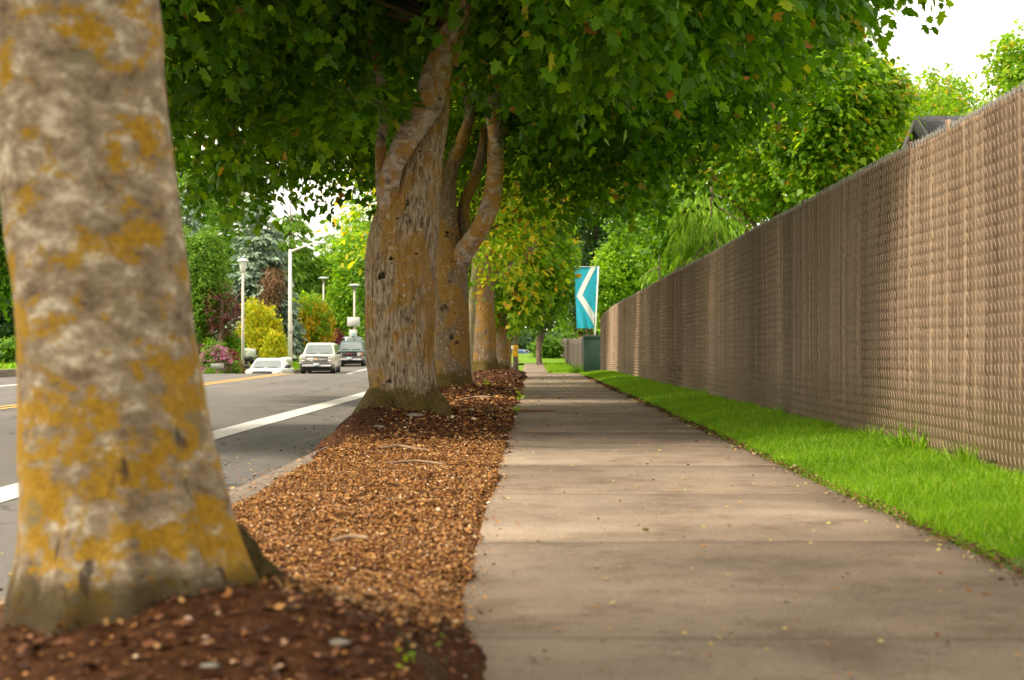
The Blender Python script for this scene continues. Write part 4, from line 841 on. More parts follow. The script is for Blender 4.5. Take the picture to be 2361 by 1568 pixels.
# left side of the road, seen between the first two trunks
GL = 'yard trees on the far side of the road'
conifer('blue_spruce', 'large silvery blue spruce with a brown dead patch behind the lamp posts', PX(598, 100), 100, PZ(418, 100)+.9, 3.3, 'spruce', 81, nb=330, ns=60, spray=.42, wid=1.9, droop=.22, hang=.3, base=.05, tw=.2, pw=.72, group=GL)
conifer('blue_spruce', 'smaller blue spruce half hidden behind the first trunk', PX(430, 108), 108, PZ(400, 108)+.9, 4.0, 'spruce', 82, nb=260, ns=56, spray=.45, wid=1.7, droop=.3, hang=.35, base=.05, tw=.2, group=GL)
dead = thing('dead_branch_patch', 'rusty brown patch of dead needles on the blue spruce', 'dead branches', (PX(632, 97), 97.0, 0))
lobd = [(0, -.2, PZ(650, 97), .5, .5, 1.0), (-.35, -.2, PZ(690, 97), .4, .4, .7)]
o = link('dead_needles', crown_mesh('dead_needles', lobd, 200, 10, .26, SPRAY, MID_F, 5, twl=.5, droop=.8), M['deadneedle'], dead)
yt('yew_tree', 'feathery green tree left of the lantern lamp post', 452, 84, 505, 850, 72, 'cedar', 30000, .17, 83, group=GL, tmpl=SPRAY, tf=MID_F, wid=2.2, nl=14, sub=.4)
yt('plum_tree', 'burgundy-leaved tree below the feathery green tree', 508, 83, 640, 790, 52, 'burgundy', 1500, .16, 84, group=GL)
yt('shrub', 'mid green hedge shrub between the burgundy tree and the golden cypress', 528, 84, 760, 858, 34, 'bright', 6500, .16, 85, cat='shrub', trunk=0)
def cypress(label, px, d, ytop, rpx, seed, n=9000):
    x = PX(px, d); z = float(T(x, d)); h = PZ(ytop, d)-z; t = thing('golden_cypress', label, 'shrub', (x, d, z-.05)); r = np.random.default_rng(seed); lobes = []
    for i in range(26):
        hh = h*(.1+.8*r.random()); rr = rpx*d/F*(1-(hh/h)**1.6)*.75; a = r.random()*6.28; s = .24*rpx*d/F*(1.5-hh/h); lobes.append((rr*math.cos(a), rr*math.sin(a), hh, s, s, s*1.7))
    for hh in np.linspace(.1, .85, 8)*h: s = rpx*d/F*(1-(hh/h)**1.6)*.8+.1; lobes.append((0, 0, hh, s, s, h*.12))
    link('crown', crown_mesh('crown', lobes, n//9, 9, .15, SPRAY, MID_F, seed, twl=.3, droop=-1.1, shell=.75, wid=2.4, upn=.2), M['gold'], t)
    mb = MB(); mb.cyl((0, 0, -.1), (0, 0, h*.7), .08, .03, 8); mb.build('trunk', M['trunkfar'], t)
cypress('tall golden green cypress behind the white cars', 585, 91, 688, 52, 91, 11000)
cypress('right-hand golden cypress beside the curved-arm street lamp', 617, 92, 705, 42, 92, 9000)
cypress('low golden cypress leaning against the taller pair', 632, 89, 770, 28, 93, 6000)
def labur():
    t = yt('laburnum_tree', 'small tree with hanging yellow blossoms right of the tall street lamp', 716, 105, 665, 800, 46, 'bright', 7000, .2, 94, group=GL, trunk=.1)
    r = np.random.default_rng(9); lob = [(0, 0, PZ(735, 105)-t.location.z, 1.5, 1.4, 1.9)]
    link('blossoms', crown_mesh('blossoms', lob, 420, 8, .2, SPRAY, MID_F, 6, twl=.6, droop=2.5, shell=.9, wid=2.4, clump=.3), M['labflower'], t)
labur()
yt('shrub', 'rounded dark red shrub behind the two parked wagons', 772, 124, 762, 830, 32, 'barberry', 5200, .16, 95, cat='shrub', trunk=0, nl=8, shell=.85)
yt('shrub', 'smaller dark red shrub left of the rounded one', 742, 122, 785, 835, 20, 'barberry', 2400, .16, 96, cat='shrub', trunk=0, shell=.85)
yt('shrub', 'clipped brown green hedge between the two wagons', 774, 104, 792, 832, 13, 'midgreen', 2000, .14, 97, cat='shrub', trunk=0, shell=.9)
yt('shrub', 'bright lime shrub beside the road right of the dark green wagon', 846, 113, 818, 846, 13, 'bright', 1800, .13, 98, cat='shrub', trunk=0, shell=.8)
conifer('cedar_tree', 'tall green cedar with layered branches behind the curved street lamp', PX(670, 132), 132, PZ(428, 132), 5.6, 'cedar', 86, nb=230, ns=70, spray=.6, wid=1.5, droop=.35, hang=.5, base=.1, tw=.25, pw=.6, group=GL)
conifer('cedar_tree', 'broad green cedar right of the layered cedar across the road', PX(770, 150), 150, PZ(495, 150), 7.0, 'cedar', 87, nb=200, ns=70, spray=.6, wid=1.6, droop=.35, hang=.5, base=.05, tw=.25, pw=.6, group=GL)
yt('yard_tree', 'bright green broadleaf tree across the road behind the sign pole', 820, 128, 490, 800, 62, 'bright', 9500, .34, 88, group=GL)
yt('yard_tree', 'tall light green tree just left of the thick maple trunk', 832, 142, 435, 760, 46, 'bright', 7500, .32, 109, group=GL)
yt('yard_tree', 'round green tree behind the flat-topped lamp', 762, 136, 525, 800, 45, 'bright', 7000, .32, 89, group=GL)
yt('yard_tree', 'dark tree filling the gap left of the thick maple', 862, 120, 560, 815, 40, 'midgreen', 6000, .33, 90, group=GL)
conifer('pine_tree', 'tall dark pine far behind the blue spruce', PX(480, 165), 165, PZ(330, 165), 6.5, 'dark', 101, nb=240, ns=60, spray=.7, wid=1.8, droop=.15, hang=.2, base=.15, tw=.4, pw=.4, group=GL)
conifer('pine_tree', 'tall dark pine far behind, nearer the cedar', PX(560, 170), 170, PZ(340, 170), 6.5, 'cedar', 102, nb=240, ns=60, spray=.7, wid=1.8, droop=.15, hang=.2, base=.15, tw=.4, pw=.4, group=GL)
yt('yard_tree', 'broad green tree behind the first trunk, its edge showing right of it', 440, 125, 330, 800, 110, 'midgreen', 9000, .4, 103, group=GL)
yt('yard_tree', 'dark leafy tree at the left edge of the picture', -15, 50, 300, 760, 75, 'midgreen', 9000, .2, 104, group=GL, trunk=.12)
yt('yard_tree', 'dark-leaved tree behind the left edge tree', -30, 60, 200, 850, 130, 'dark', 9000, .3, 105, group=GL)  # own dark green foliage
yt('shrub', 'low green shrub under the left edge trees', 20, 47, 780, 868, 40, 'midgreen', 4000, .13, 106, cat='shrub', trunk=0)
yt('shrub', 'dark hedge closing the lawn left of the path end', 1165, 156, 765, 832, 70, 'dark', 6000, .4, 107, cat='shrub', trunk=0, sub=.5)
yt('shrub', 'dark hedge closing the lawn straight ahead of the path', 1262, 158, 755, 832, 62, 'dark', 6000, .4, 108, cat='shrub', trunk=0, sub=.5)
# far woodland closing the view
def wood():
    r = np.random.default_rng(77); lob = []
    for i in range(95):
        x = r.uniform(-95, 60); y = r.uniform(185, 235)
        if -42 < x < -20 and y < 400: h = r.uniform(8, 11)
        elif x > 14: h = r.uniform(9, 14)
        else: h = r.uniform(10, 15)
        z = float(T(x, y)); lob.append((x, y, z+h*.5, r.uniform(4, 7), 4, h*.5))
    link('far_woodland', crown_mesh('far_woodland', lob, 4200, 9, .9, DIA, DIA_F, 8, twl=2, shell=.7), M['midgreen'])
    tag(bpy.data.objects['far_woodland'], 'distant green woodland closing the end of the street', 'woodland', kind='stuff')
wood()
# ------------------------------------------------------------------ rhododendron, grasses, weeds
def rhodo():
    t = yt('rhododendron', 'rhododendron covered with pink flower heads beside the first trunk', 499, 67, 796, 885, 38, 'midgreen', 4200, .13, 111, cat='flowering shrub', trunk=0, shell=.8)
    r = np.random.default_rng(12); zc = PZ(842, 68)-t.location.z; n = 95; d = unit(r.normal(size=(n, 3))); d[:, 1] = -np.abs(d[:, 1]); c = d*np.array([.78, .75, .92])*r.uniform(.75, 1.02, (n, 1))+np.array([0, 0, zc])
    lob = [(*q, .085, .085, .075) for q in c]
    link('flowers', crown_mesh('flowers', lob, n*9, 5, .07, DIA, DIA_F, 3, twl=.04, droop=0, shell=.9), M['pink'], t)
rhodo()
yt('shrub', 'dark red shrub behind the pink rhododendron', 532, 69, 802, 885, 22, 'barberry', 5200, .12, 112, cat='shrub', trunk=0)
yt('shrub', 'dusky burgundy shrub against the edge of the first trunk', 462, 70, 800, 880, 22, 'burgundy', 2600, .13, 113, cat='shrub', trunk=0)
yt('shrub', 'wiry brown flowering shrub left of the lantern lamp post', 542, 69, 832, 885, 22, 'drygrass', 3000, .1, 114, cat='shrub', trunk=0)
yt('shrub', 'low lime green plant under the pink rhododendron', 490, 63, 846, 885, 14, 'bright', 900, .09, 115, cat='shrub', trunk=0)
def tuft(label, x, y, n, h, w, z=None):
    t = []; r = rng; px = r.normal(0, w, n); py = r.normal(0, w, n)
    ax = unit(np.stack([px*2.5/w*.18, py*2.5/w*.18, np.ones(n)], 1)+r.normal(0, .15, (n, 3))); a = r.random(n)*6.28
    V, Fs = scatter(np.stack([px*.5, py*.5, 0*px], 1), ax, np.stack([np.cos(a), np.sin(a), 0*a], 1), h*r.uniform(.5, 1.15, n), BL, BL_F, .008*max(1, y/15))
    o = link('weed_tuft', mesh_np('weed_tuft', V, Fs), M['grass']); o.location = (x, y, float(Hgrass(np.array(x), np.array(y))) if z is None else z); tag(o, label, 'weeds', 'weed tufts at the fence foot')
tuft('larger weed tuft climbing the fence foot at the right', 2.13, 7.9, 120, .17, .10)
tuft('weed tuft at the fence foot nearest the camera', 2.14, 6.95, 90, .14, .08)
tuft('small weed tuft at the fence foot behind the larger one', 2.12, 8.8, 60, .11, .06)
tuft('long wispy grass tuft left of the green utility cabinet', PX(1333, 47), 47, 160, .5, .14)
tuft('weed tuft against the fence in the middle distance', 2.13, 12.2, 70, .12, .08)
tuft('faint weed tuft further along the fence foot', 2.13, 17.5, 70, .14, .09)
blades('grass', 26000, -19.5, -13.7, 60, 135, lambda x, y: T(x, y)+.08, .16, .012, M['grass'], 'green roadside lawn across the road beside the parked wagons')
blades('grass', 16000, 1.0, 3.0, 58, 140, lambda x, y: T(x, y)+.0, .12, .012, M['grass'], 'sunny grass at the far end of the sidewalk beside the second fence')
blades('grass', 12000, -19, -13.7, 28, 60, lambda x, y: T(x, y)+.06, .14, .012, M['grass'], 'grass bank at the left edge beyond the road')
# lawn swelling at the far end of the walk
xx = np.linspace(-4, 3, 20); yy = np.arange(105, 150, 1.0); X, Y = np.meshgrid(xx, yy)
tag(link('far_lawn', mesh_np('far_lawn', np.stack([X, Y, T(X, Y)+.35*np.clip((Y-104)/8, 0, 1)*(1-.0*X)-.02], -1).reshape(-1, 3), grid_faces(len(xx), len(yy)), True), M['ground']), kind='structure')

# sprigs, sticks and stones on the mulch
def sprig(x, y, label, n=9, s=.05):
    p = rng.normal(0, .03, (n, 3)); p[:, 2] = np.abs(p[:, 2])+.01; V, Fs = scatter(p, unit(rng.normal(0, 1, (n, 3))+[0, 0, .6]), unit(rng.normal(0, .5, (n, 3))+[0, 0, 1]), s*rng.uniform(.7, 1.3, n), OVAL, MID_F)
    o = link('seedling', mesh_np('seedling', V, Fs), M['sprig']); o.location = (x, y, float(Hmulch(np.array(x), np.array(y)))); tag(o, label, 'seedling', 'small green seedlings on the mulch', 'stuff')
sprig(-.185, 2.42, 'mossy green seedling on the dark mound in the foreground', 9, .016)
sprig(PX(1195, 17.6), 17.6, 'yellow green seedling at the sidewalk edge near the third trunk', 14, .05)
sprig(PX(1122, 24), 24, 'seedling low beside the pale slim trunk', 12, .07)
sprig(PX(1190, 14), 14, 'tiny seedling by the sidewalk next to the long stick', 10, .05)
def stick(label, pts, r=.008, nm='stick'):
    V, Fc = tube(pts, [r, r*1.1, r*.9, r*.5][:len(pts)] if len(pts) <= 4 else [r]*len(pts), 20, 7, lump=.15, seed=len(label)); c = V.mean(0)
    o = link(nm, mesh_np(nm, V-c, Fc, True), M['stick']); o.location = c; tag(o, label, 'stick', 'dead sticks on the ground')
zt = lambda x, y, l=.012: float(Hmulch(np.array(x), np.array(y)))+l
stick('long stick lying across the sidewalk joint', [(PX(1168, 14.2), 14.2, .045), (PX(1210, 14.2), 14.15, .035), (PX(1250, 14.2), 14.2, .032), (PX(1284, 14.2), 14.22, .03)], .016)
stick('curved root-like stick on the mulch near the second trunk', [(-.9, 8.5, zt(-.9, 8.5)), (-.8, 8.7, zt(-.8, 8.7, .02)), (-.68, 8.6, zt(-.68, 8.6)), (-.6, 8.55, zt(-.6, 8.55))], .010)
stick('thin pale stick on the chips halfway along the strip', [(-.75, 7.4, zt(-.75, 7.4)), (-.6, 7.5, zt(-.6, 7.5, .02)), (-.45, 7.42, zt(-.45, 7.42))], .007)
stick('short pale stick among the orange chips', [(-.62, 4.4, zt(-.62, 4.4)), (-.56, 4.45, zt(-.56, 4.45, .02)), (-.5, 4.42, zt(-.5, 4.42))], .009)
stick('twisted twig at the foot of the third trunk', [(-.85, 17.0, zt(-.85, 17)), (-.65, 17.2, zt(-.65, 17.2, .05)), (-.5, 16.8, zt(-.5, 16.8, .02)), (-.35, 16.9, zt(-.35, 16.9))], .014)
def stone(label, x, y, s, z=None):
    n = 10; V = []; mb = MB(); r = random.Random(int(y*100)); prof = [(0.001, -.4), (.8, -.3), (1, 0), (.75, .4), (.3, .55), (.001, .58)]
    mb.lathe([(a*s, b*s*.7) for a, b in prof], n=n); V = np.concatenate(mb.v); V = V*(1+.25*vn(V[:, 0], V[:, 1]+V[:, 2], 3/s)[:, None]); V[:, 0] *= 1.6
    o = link('stone', mesh_np('stone', V, np.array(mb.q), True), M['rock']); o.location = (x, y, zt(x, y, 0) if z is None else z); tag(o, label, 'stone', 'stones on the mulch')
stone('flat grey stone at the foot of the second trunk', PX(957, 11.2), 11.2, .05)
stone('grey stone on the mound in front of the second trunk', PX(870, 10.2), 10.2, .04)
stone('pale pebble on the dark foreground mound', -.33, 2.45, .016)
stone('pale pebble at the front of the foreground mound', -.52, 2.32, .012)
stone('white pebble in the middle of the chips', -.55, 5.7, .018)
stone('white pebble among the chips nearer the road', -.72, 5.4, .015)
lf = link('green_leaf', mesh_np('green_leaf', *scatter(np.array([[0, 0, .02]]), np.array([[1., .3, .2]]), np.array([[0, -.3, 1.]]), .10, MAPLE, MAPLE_F)), M['sprig']); lf.location = (PX(690, 8.4), 8.4, float(Hroad(-1.4, 8.4))); tag(lf, 'single fresh green leaf lying by the kerb', 'leaf')

# ------------------------------------------------------------------ cabinet and banner
d = 46.0; x0, x1 = PX(1346, d), PX(1392, d); zb = float(T(2, d))-.05
cb = thing('utility_cabinet', 'green steel utility cabinet at the end of the slatted fence', 'utility cabinet', ((x0+x1)/2, d, zb)); wv = (x1-x0)/2; hh = PZ(773, d)-zb
MB().box(-wv, wv, 0, .6, 0, hh-.13, .012).build('body', M['cabinet'], cb)
MB().box(-wv-.012, wv+.012, -.015, .615, hh-.128, hh, .02).build('lid', M['cabinet'], cb)
MB().box(-wv+.05, wv-.05, -.010, -.002, .08, hh-.19, .004).build('door', M['cabinet'], cb)
MB().box(wv-.14, wv-.10, -.028, -.011, hh*.5, hh*.5+.1, .004).build('handle', M['galv'], cb)
d = 48.5; pt = P(1380, 616, d); pb = P(1371, 800, d); gz = float(T(2, d)); dirv = (pb-pt); foot = pt+dirv*((pt.z-gz)/(pt.z-pb.z))
bn = thing('banner', 'teal banner with a white arrow-like chevron on a leaning white pole', 'banner', (foot.x, foot.y, gz-.03))
loc = lambda v: v-bn.location
MB().cyl(loc(foot), loc(pt+Vector((0, 0, .03))), .028, .024, 10).build('pole', M['whitecloth'], bn, True)
TL, TR, BLc, BR = P(1324, 616, d), P(1378, 616, d), P(1330, 757, d), P(1369, 757, d)
def bpt(u, v, off=0):
    p = (TL*(1-u)+TR*u)*(1-v)+(BLc*(1-u)+BR*u)*v
    w_ = .03*math.sin(u*4+v*3)*(1-u)+.007*math.sin(u*15-v*9+1)*(.25+v*.7)+.006*math.sin((u-v)*14); return tuple(loc(p)+Vector((0, w_+off, 0)))
def bgrid(name, quad, mat, off, nu=30, nv=60):
    (a, b, c, e) = quad; V = []
    for j in range(nv+1):
        for i in range(nu+1):
            s, t_ = i/nu, j/nv; u = (a[0]*(1-s)+b[0]*s)*(1-t_)+(e[0]*(1-s)+c[0]*s)*t_; v = (a[1]*(1-s)+b[1]*s)*(1-t_)+(e[1]*(1-s)+c[1]*s)*t_; V.append(bpt(u, v, off))
    return V, grid_faces(nu+1, nv+1)
V, Fc = bgrid('cloth', [(0, 0), (1, 0), (1, 1), (0, 1)], None, 0); link('cloth', mesh_np('cloth', V, Fc, True), M['teal'], bn)
for off in (-.008, .008):
    V1, F1 = bgrid('', [(.72, 0), (.93, 0), (.34, .46), (.05, .475)], None, off, 10, 30); V2, F2 = bgrid('', [(.05, .475), (.34, .46), (.99, .77), (.99, .95)], None, off, 10, 30)
    link('chevron', mesh_np('chevron', np.concatenate([V1, V2]), np.concatenate([F1, F2+len(V1)]), True), M['whitecloth'], bn)
MB().cyl(loc(TL+Vector((0, 0, .015))), loc(TR+Vector((.02, 0, .015))), .012, n=8).build('crossbar', M['whitecloth'], bn)

# yellow sign on the grey trunk
d = 65.5; ys = thing('warning_sign', 'small yellow sign with a dark ring on the grey trunk', 'sign', (PX(1188, d), d-.25, PZ(822, d)))
MB().box(-.13, .13, -.006, .006, 0, .52, .004).build('panel', M['yellow_sign'], ys)
mb = MB(); n = 20
for k in range(n):
    a, b = 2*math.pi*k/n, 2*math.pi*(k+1)/n; mb.add([(.075*math.cos(a), -.009, .33+.09*math.sin(a)), (.075*math.cos(b), -.009, .33+.09*math.sin(b)), (.05*math.cos(b), -.009, .33+.062*math.sin(b)), (.05*math.cos(a), -.009, .33+.062*math.sin(a))], [(0, 1, 2, 3)])
mb.build('ring_mark', M['black'], ys)

# ------------------------------------------------------------------ lamps, poles, signs
def lantern(label, px, d, ytop, kind, group):
    x = PX(px, d); z = float(T(x, d)); h = PZ(ytop, d)-z; t = thing('street_lamp', label, 'street lamp', (x, d, z-.03), 0, group)
    if kind == 'lantern':
        MB().cyl((0, 0, 0), (0, 0, h-.75), .085, .06, 12).build('pole', M['polegrey'], t, True)
        MB().lathe([(.07, h-.76), (.09, h-.74), (.13, h-.70), (.20, h-.22), (.20, h-.2)], n=18).build('lamp_globe', M['lampglass'], t, True)
        MB().lathe([(.02, h-.24), (.31, h-.215), (.31, h-.18), (.12, h-.06), (.001, h-.05)], n=20).build('lamp_hood', M['lampcap'], t)
        MB().lathe([(.05, h-.06), (.05, h), (.001, h+.01)], n=10).build('photocell', M['blue'], t)
    else:
        MB().cyl((0, 0, 0), (0, 0, h-.42), .10, .07, 12).build('pole', M['polegrey'], t, True)
        MB().lathe([(.07, h-.43), (.1, h-.42), (.20, h-.16), (.2, h-.13)], n=18).build('lamp_housing', M['lampdark'], t, True)
        MB().lathe([(.02, h-.14), (.46, h-.125), (.46, h-.09), (.25, h-.01), (.001, h)], n=20).build('lamp_hood', M['lampcap'], t)
    return t, h
LG = 'street lamps along the far side of the road'
lantern('lantern-topped lamp post with tapering glass and blue cap', 560, 72, 592, 'lantern', LG)
lantern('flat-topped lamp post behind the cream wagon', 746, 122, 638, 'flat', LG)
l4, h4 = lantern('flat-topped lamp post carrying two sign plates', 817, 108, 654, 'flat', LG)
for yc, wd, ht, lb in ((742, 29, 21, 'wide blank sign plate on the lamp post'), (772, 18, 23, 'lower sign plate with small teal mark on the lamp post')):
    k = 108/F; sg = thing('sign_plate', lb, 'sign', (l4.location.x-.05 if wd > 20 else l4.location.x-.08, 108-.12, PZ(yc, 108)))
    MB().box(-wd*k/2, wd*k/2, -.012, .012, -ht*k/2, ht*k/2, .01).build('panel', M['signback'], sg)
    if wd < 20: mb = MB(); mb.box(-.11, .11, -.02, -.014, -.2, .12, .002); mb.build('emblem', M['signteal'], sg); mb = MB(); mb.box(-.05, .05, -.026, -.021, -.12, -.02); mb.box(-.02, .06, -.026, -.021, .0, .06); mb.build('emblem_mark', M['signback'], sg)
d = 83.0; x = PX(669, d); z = float(T(x, d)); h = PZ(574, d)-z
cl = thing('street_lamp', 'tall white street lamp with a curved arm', 'street lamp', (x, d, z-.03), 0, LG)
MB().cyl((0, 0, 0), (0, 0, h), .135, .085, 14).build('pole', M['polewhite'], cl, True)
V, Fc = tube([(0, 0, h-.14), (.5, 0, h+.06), (1.1, 0, h+.28), (1.55, 0, h+.38)], [.06, .055, .05, .045], 20, 10, lump=0, seed=1); link('arm', mesh_np('arm', V, Fc, True), M['polewhite'], cl)
MB().box(1.5, 2.1, -.12, .12, h+.33, h+.46, .05).build('lamp_head', M['lampcap'], cl)
MB().box(1.62, 2.0, -.09, .09, h+.31, h+.335, .008).build('lens', M['lampglass'], cl)
MB().lathe([(.15, 2.2), (.15, 2.3)], n=14).build('band', M['lampdark'], cl)

def mailbox(label, px, py, d, mat, w=.42, side=True, hasflag=None):
    x = PX(px, d); g0 = float(T(x, d)); z = PZ(py, d); t = thing('mailbox', label, 'mailbox', (x, d, g0-.03)); hz = z-g0
    n = 10; r = .10; prof = [(-r, hz-.13), (r, hz-.13)]+[(r*math.cos(a), hz+r*math.sin(a)) for a in np.linspace(0, math.pi, n)]
    MB().prism([(a, b) for a, b in prof], -w/2, w/2).build('box', M[mat], t)
    MB().box(w/2+.001, w/2+.012, -r*.9, r*.9, hz-.12, hz+.07, .004).build('door', M[mat], t)
    MB().box(-.05, .05, -.05, .05, 0, hz-.131, .006).build('post', M['wood'], t)
    if hasflag: MB().box(.05, .09, -r-.02, -r-.008, hz-.02, hz+.16, .003).build('flag', M[hasflag], t)
mailbox('black mailbox beside the lantern lamp post', 573, 825, 70.5, 'black')
mailbox('white mailbox in front of the tall street lamp', 660, 827, 80.5, 'mailwhite', .56, hasflag='mailwhite')
mailbox('grey mailbox in front of the pink rhododendron', 500, 842, 62.0, 'mailgrey', .52)
# rocks by the dark wagon
def rock2(label, px, py, d, s):
    stone(label, PX(px, d), d, s, float(T(PX(px, d), d))+.02)
rock2('pale rock behind the dark green wagon', 790, 842, 100, .22); rock2('second pale rock between the wagons', 780, 843, 99, .16)

# ------------------------------------------------------------------ vehicles
def rrect(hw, z0, z1, r=.12, tuck=.06):
    """section in x,z: sill tucked in, shoulders rounded"""
    return [(-hw+tuck, z0), (-hw, z0+.18), (-hw, z1-r), (-hw+r*.35, z1-r*.3), (-hw+r, z1), (0, z1+.015), (hw-r, z1), (hw-r*.35, z1-r*.3), (hw, z1-r), (hw, z0+.18), (hw-tuck, z0)]
def loft(secs):
    V = []; n = len(secs[0][1])
    for y, s in secs: V += [(x, y, z) for x, z in s]
    Fc = [(k*n+i, k*n+(i+1) % n, (k+1)*n+(i+1) % n, (k+1)*n+i) for k in range(len(secs)-1) for i in range(n)]
    Fc += [tuple(range(n)), tuple(range((len(secs)-1)*n+n-1, (len(secs)-1)*n-1, -1))]
    mb = MB(); mb.add(V, Fc); return mb
def vehicle(label, cat, x, y, rz, kind, paint, group='cars parked on the far side of the road', roofp=None):
    """nose towards -Y in local space; origin on the ground under the nose"""
    z = float(Hroad(np.array(x), np.array(y))) if x > ROAD_L else float(T(x, y))+.06
    name = {'wagon': 'parked_wagon', 'sedan': 'parked_sedan', 'van': 'parked_van'}[kind]
    t = thing(name, label, cat, (x, y, z), rz, group)
    if kind == 'wagon': W, L, hood, belt, H, ws0, ws1, rear = .98, 5.2, 1.13, 1.16, 1.80, 1.35, 1.95, 5.15
    elif kind == 'van': W, L, hood, belt, H, ws0, ws1, rear = .95, 4.8, 1.05, 1.1, 1.85, .9, 1.6, 4.75
    else: W, L, hood, belt, H, ws0, ws1, rear = .84, 4.3, .90, .95, 1.40, 1.15, 1.85, 3.6
    gc = .34 if kind == 'wagon' else .24
    secs = [(0.0, rrect(W*.93, gc+.1, hood-.10, .07)), (.06, rrect(W*.97, gc+.06, hood-.05, .08)), (.5, rrect(W, gc, hood, .09)), (ws0, rrect(W, gc, belt-.01, .09)), (L*.5, rrect(W, gc, belt, .09)), (L-.15, rrect(W*.99, gc+.04, belt-.01, .09)), (L, rrect(W*.95, gc+.1, belt-.08, .08))]
    loft(secs).build('body', M[paint], t)
    # greenhouse
    wb, wt = W*.93, W*.76; gh = MB(); rt = H
    ring = lambda yy, hw, zz, r=.05: [(-hw, yy, zz), (hw, yy, zz)]
    y2 = rear-.25 if kind != 'sedan' else rear-.9; y3 = rear
    V = [(-wb, ws0, belt-.03), (wb, ws0, belt-.03), (wb, y3, belt-.03), (-wb, y3, belt-.03),
         (-wt, ws1, rt-.07), (wt, ws1, rt-.07), (wt, y2, rt-.07), (-wt, y2, rt-.07),
         (-wt+.10, ws1+.10, rt), (wt-.10, ws1+.10, rt), (wt-.10, y2-.08, rt), (-wt+.10, y2-.08, rt)]
    gh.add(V, [(0, 1, 5, 4), (1, 2, 6, 5), (2, 3, 7, 6), (3, 0, 4, 7), (4, 5, 9, 8), (5, 6, 10, 9), (6, 7, 11, 10), (7, 4, 8, 11), (8, 9, 10, 11)])
    gh.build('roof', M[roofp or paint], t)
    # windscreen: lies on the sloping front face, slightly proud
    def on_front(u, v, off=.012):
        a = Vector(V[0]).lerp(Vector(V[1]), u); b = Vector(V[4]).lerp(Vector(V[5]), u); p = a.lerp(b, v); nrm = Vector((0, -(rt-.07-belt+.03), (ws1-ws0))).normalized(); nrm = Vector((0, -abs(nrm.y), abs(nrm.z))); return tuple(p+nrm*off)
    mb = MB(); mb.add([on_front(.06, .05), on_front(.94, .05), on_front(.955, .5), on_front(.93, .93), on_front(.07, .93), on_front(.045, .5)], [(0, 1, 2, 3), (0, 3, 4, 5)]); mb.build('windscreen', M['glass'], t)
    for a, b in ((.14, .42), (.52, .82)):
        p, q = Vector(on_front(a, .055, .03)), Vector(on_front(b, .10, .03)); MB().cyl(p, q, .014, n=5).build('wiper', M['plastic'], t)
    for sx in (-1, 1):
        def on_side(u, v):
            a = Vector(V[0] if sx < 0 else V[1]); b = Vector(V[3] if sx < 0 else V[2]); c = Vector(V[4] if sx < 0 else V[5]); e = Vector(V[7] if sx < 0 else V[6]); p = a.lerp(b, u).lerp(c.lerp(e, u), v); return tuple(p+Vector((sx*.010, 0, .002)))
        for (a, b) in ((.05, .33), (.36, .62), (.65, .93)):
            mb = MB(); f = [on_side(a, .12), on_side(b, .12), on_side(b, .9), on_side(a, .9)]; mb.add(f, [(0, 1, 2, 3)] if sx > 0 else [(3, 2, 1, 0)]); mb.build('window', M['glassdark'], t)
        m = MB(); m.box(sx*(W+.02) if sx > 0 else -W-.26, sx*(W+.26) if sx > 0 else -W-.02, ws0+.18, ws0+.30, belt-.03, belt+.15, .03); m.cyl((sx*W*.95, ws0+.26, belt), (sx*(W+.06), ws0+.26, belt+.05), .025, n=6); m.build('wing_mirror', M['plastic' if kind != 'van' else paint], t)
        for yy in (.92, L-.95):
            R_ = .36 if kind == 'wagon' else .31; xo = sx*(W-.01)
            wl = MB(); wl.cyl((xo, yy, R_), (xo-sx*.24, yy, R_), R_, R_, 22); wo = wl.build('wheel', M['tyre'], t, False)
            rm = MB(); rm.cyl((xo+sx*.008, yy, R_), (xo+sx*.004-sx*.03, yy, R_), R_*.58, R_*.62, 16); rm.build('rim', M['rim'], wo)
        ar = MB()
    MB().box(-W*.90, W*.90, .10, L-.1, .2, gc+.12).build('underbody', M['plastic'], t)
    if kind == 'wagon':
        b = loft([(-.17, rrect(W*.82, .47, .66, .05, .01)), (-.12, rrect(W*.97, .46, .68, .06, .01)), (.08, rrect(W*1.0, .46, .68, .06, .01))]); b.build('front_bumper', M['chrome'], t)
        MB().box(-W*.93, W*.93, -.135, .05, .39, .468, .02).build('bumper_valance', M['plastic'], t)
        MB().box(-.17, .17, -.195, -.172, .49, .64, .004).build('licence_plate', M['plate'], t)
        white = paint != 'paintgreen'
        MB().box(-W*.62 if white else -W*.50, W*.62 if white else W*.50, -.030, .02, .72 if white else .75, .99 if white else .97, .01).build('grille', M['plastic'], t)
        if white:
            for zc in (.855,): MB().box(-W*.62, W*.62, -.048, -.031, zc-.03, zc+.03, .006).build('grille_bar', M['chrome'], t)
            g_ = MB()
            for zc in (.76, .80, .91, .95): g_.box(-W*.61, W*.61, -.040, -.031, zc-.006, zc+.006)
            g_.build('grille_slats', M['chrome'], t)
            bt = MB(); bt.box(-.13, .13, -.062, -.05, .835, .875, .004); bt.prism([(-.066, .81), (-.05, .81), (-.05, .90), (-.066, .90)], -.05, .05); bt.build('badge', M['gold_badge'], t)
        else:
            cu = bpy.data.curves.new('badge_text', 'FONT'); cu.body = 'GMC'; cu.size = .17; cu.align_x = 'CENTER'; cu.extrude = .006
            to = bpy.data.objects.new('tmp', cu); COL.objects.link(to); dg = bpy.context.evaluated_depsgraph_get(); me = bpy.data.meshes.new_from_object(to.evaluated_get(dg)); bpy.data.objects.remove(to)
            bo = link('badge', me, M['red_badge'], t); me.materials.clear(); me.materials.append(M['red_badge']); bo.rotation_euler = (R(90), 0, 0); bo.location = (0, -.045, .80); bo.scale = (1.15, 1, 1)
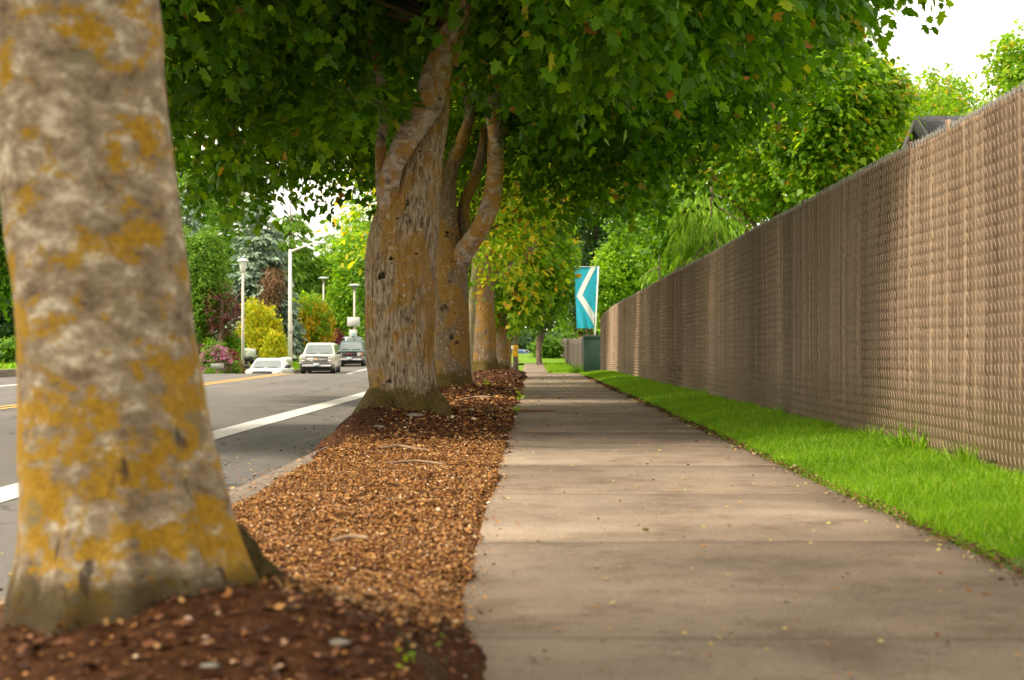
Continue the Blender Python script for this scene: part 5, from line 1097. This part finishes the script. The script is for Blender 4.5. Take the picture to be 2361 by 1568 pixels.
        for sx in (-1, 1):
            a, b = sorted((sx*W*.64, sx*W*.90)) if white else sorted((sx*W*.53, sx*W*.80))
            if white:
                m1 = (a+b)/2; hl = MB(); hl.box(a, m1-.008, -.035, .02, .87, .97, .01); hl.box(m1+.008, b, -.035, .02, .87, .97, .01); hl.build('headlight', M['lens'], t)
                MB().box(a, b, -.035, .02, .73, .83, .01).build('turn_signal', M['amber'] if False else M['lens'], t)
            else:
                hl = MB(); hl.box(a, b, -.035, .02, .75, .845, .01); hl.box(a, b, -.035, .02, .865, .955, .01); hl.build('headlight', M['lens'], t)
                a2, b2 = sorted((sx*W*.81, sx*W*.93)); MB().box(a2, b2, -.028, .03, .75, .955, .01).build('turn_signal', M['amber'], t)
    else:
        MB().box(-W*.92, W*.92, -.10, .06, .36, .60, .04).build('front_bumper', M[paint], t)
        for sx in (-1, 1):
            a, b = sorted((sx*W*.55, sx*W*.90)); MB().box(a, b, -.03, .05, .62, .76, .015).build('headlight', M['lens'], t)
        MB().box(-W*.5, W*.5, -.02, .04, .63, .74, .01).build('grille', M['plastic'], t)
    return t
PG = 'cars parked on the far side of the road'
vehicle('cream white wagon with chrome grille, facing the camera', 'car', PX(730, 80), 80.0, R(3), 'wagon', 'paintcream')
vehicle('dark green wagon with amber side lamps, parked behind the cream one', 'car', PX(806, 97), 97.0, R(3), 'wagon', 'paintgreen')
vehicle('white compact car half sunk below the road crest', 'car', PX(605, 66), 66.0, R(1), 'sedan', 'paintwhite')
vehicle('pale grey car in the driveway behind the pink rhododendron', 'car', PX(592, 90), 90.0, R(95), 'wagon', 'paintpale')
vehicle('silver blue van parked behind the dark green wagon', 'car', PX(828, 122), 122.0, R(24), 'van', 'paintsilver')
vehicle('blue car mostly hidden behind the thick maple', 'car', PX(856, 130), 130.0, R(10), 'sedan', 'paintblue')
vehicle('small blue car at the far end of the sidewalk', 'car', PX(1214, 141), 141.0, R(70), 'sedan', 'paintblue', 'cars parked beyond the end of the sidewalk')

# ------------------------------------------------------------------ houses
def house(label, x0, x1, y0, y1, eave, ridge, wallm, roofm, z):
    t = thing('house', label, 'house', (x0, y0, z)); W = x1-x0; D = y1-y0
    mb = MB(); mb.prism([(0, 0), (D, 0), (D, eave), (D/2, ridge-.02), (0, eave)], 0, W); mb.build('wall', M[wallm], t)
    o = .4; th = .12
    sl = (ridge-eave)/(D/2)
    for s in (0, 1):
        if s == 0: a, b = (-o, eave-o*sl), (D/2, ridge)
        else: a, b = (D+o, eave-o*sl), (D/2, ridge)
        m = MB(); m.prism([a, b, (b[0], b[1]+th), (a[0], a[1]+th)], -.35, W+.35)
        ob = m.build('roof_slope', M[roofm], t)
        f = MB(); f.prism([(a[0], a[1]-.14), (b[0], b[1]-.14), (b[0], b[1]+th+.01), (a[0], a[1]+th+.01)], -.40, -.353); f.build('bargeboard', M['trimdark'], t)
    mb = MB(); mb.box(W*.3, W*.5, -.03, .0, 1.0, 2.1); w_ = mb.build('window', M['glassdark'], t)
    mb = MB(); mb.box(-.03, 0.0, D*.4, D*.6, 1.0, 2.1); mb.build('window', M['glassdark'], t)
    return t
house('house with dark shingle roof peeping over the fence at the right', 7.45, 17, 22.6, 29.6, 2.8, PZ(282, 26.1), 'siding', 'shingle', 0)
house('beige house with a red tiled roof behind the second fence', 4.3, 9, 118, 126, 1.75, 2.6, 'beige', 'redtile', float(T(5, 118)))
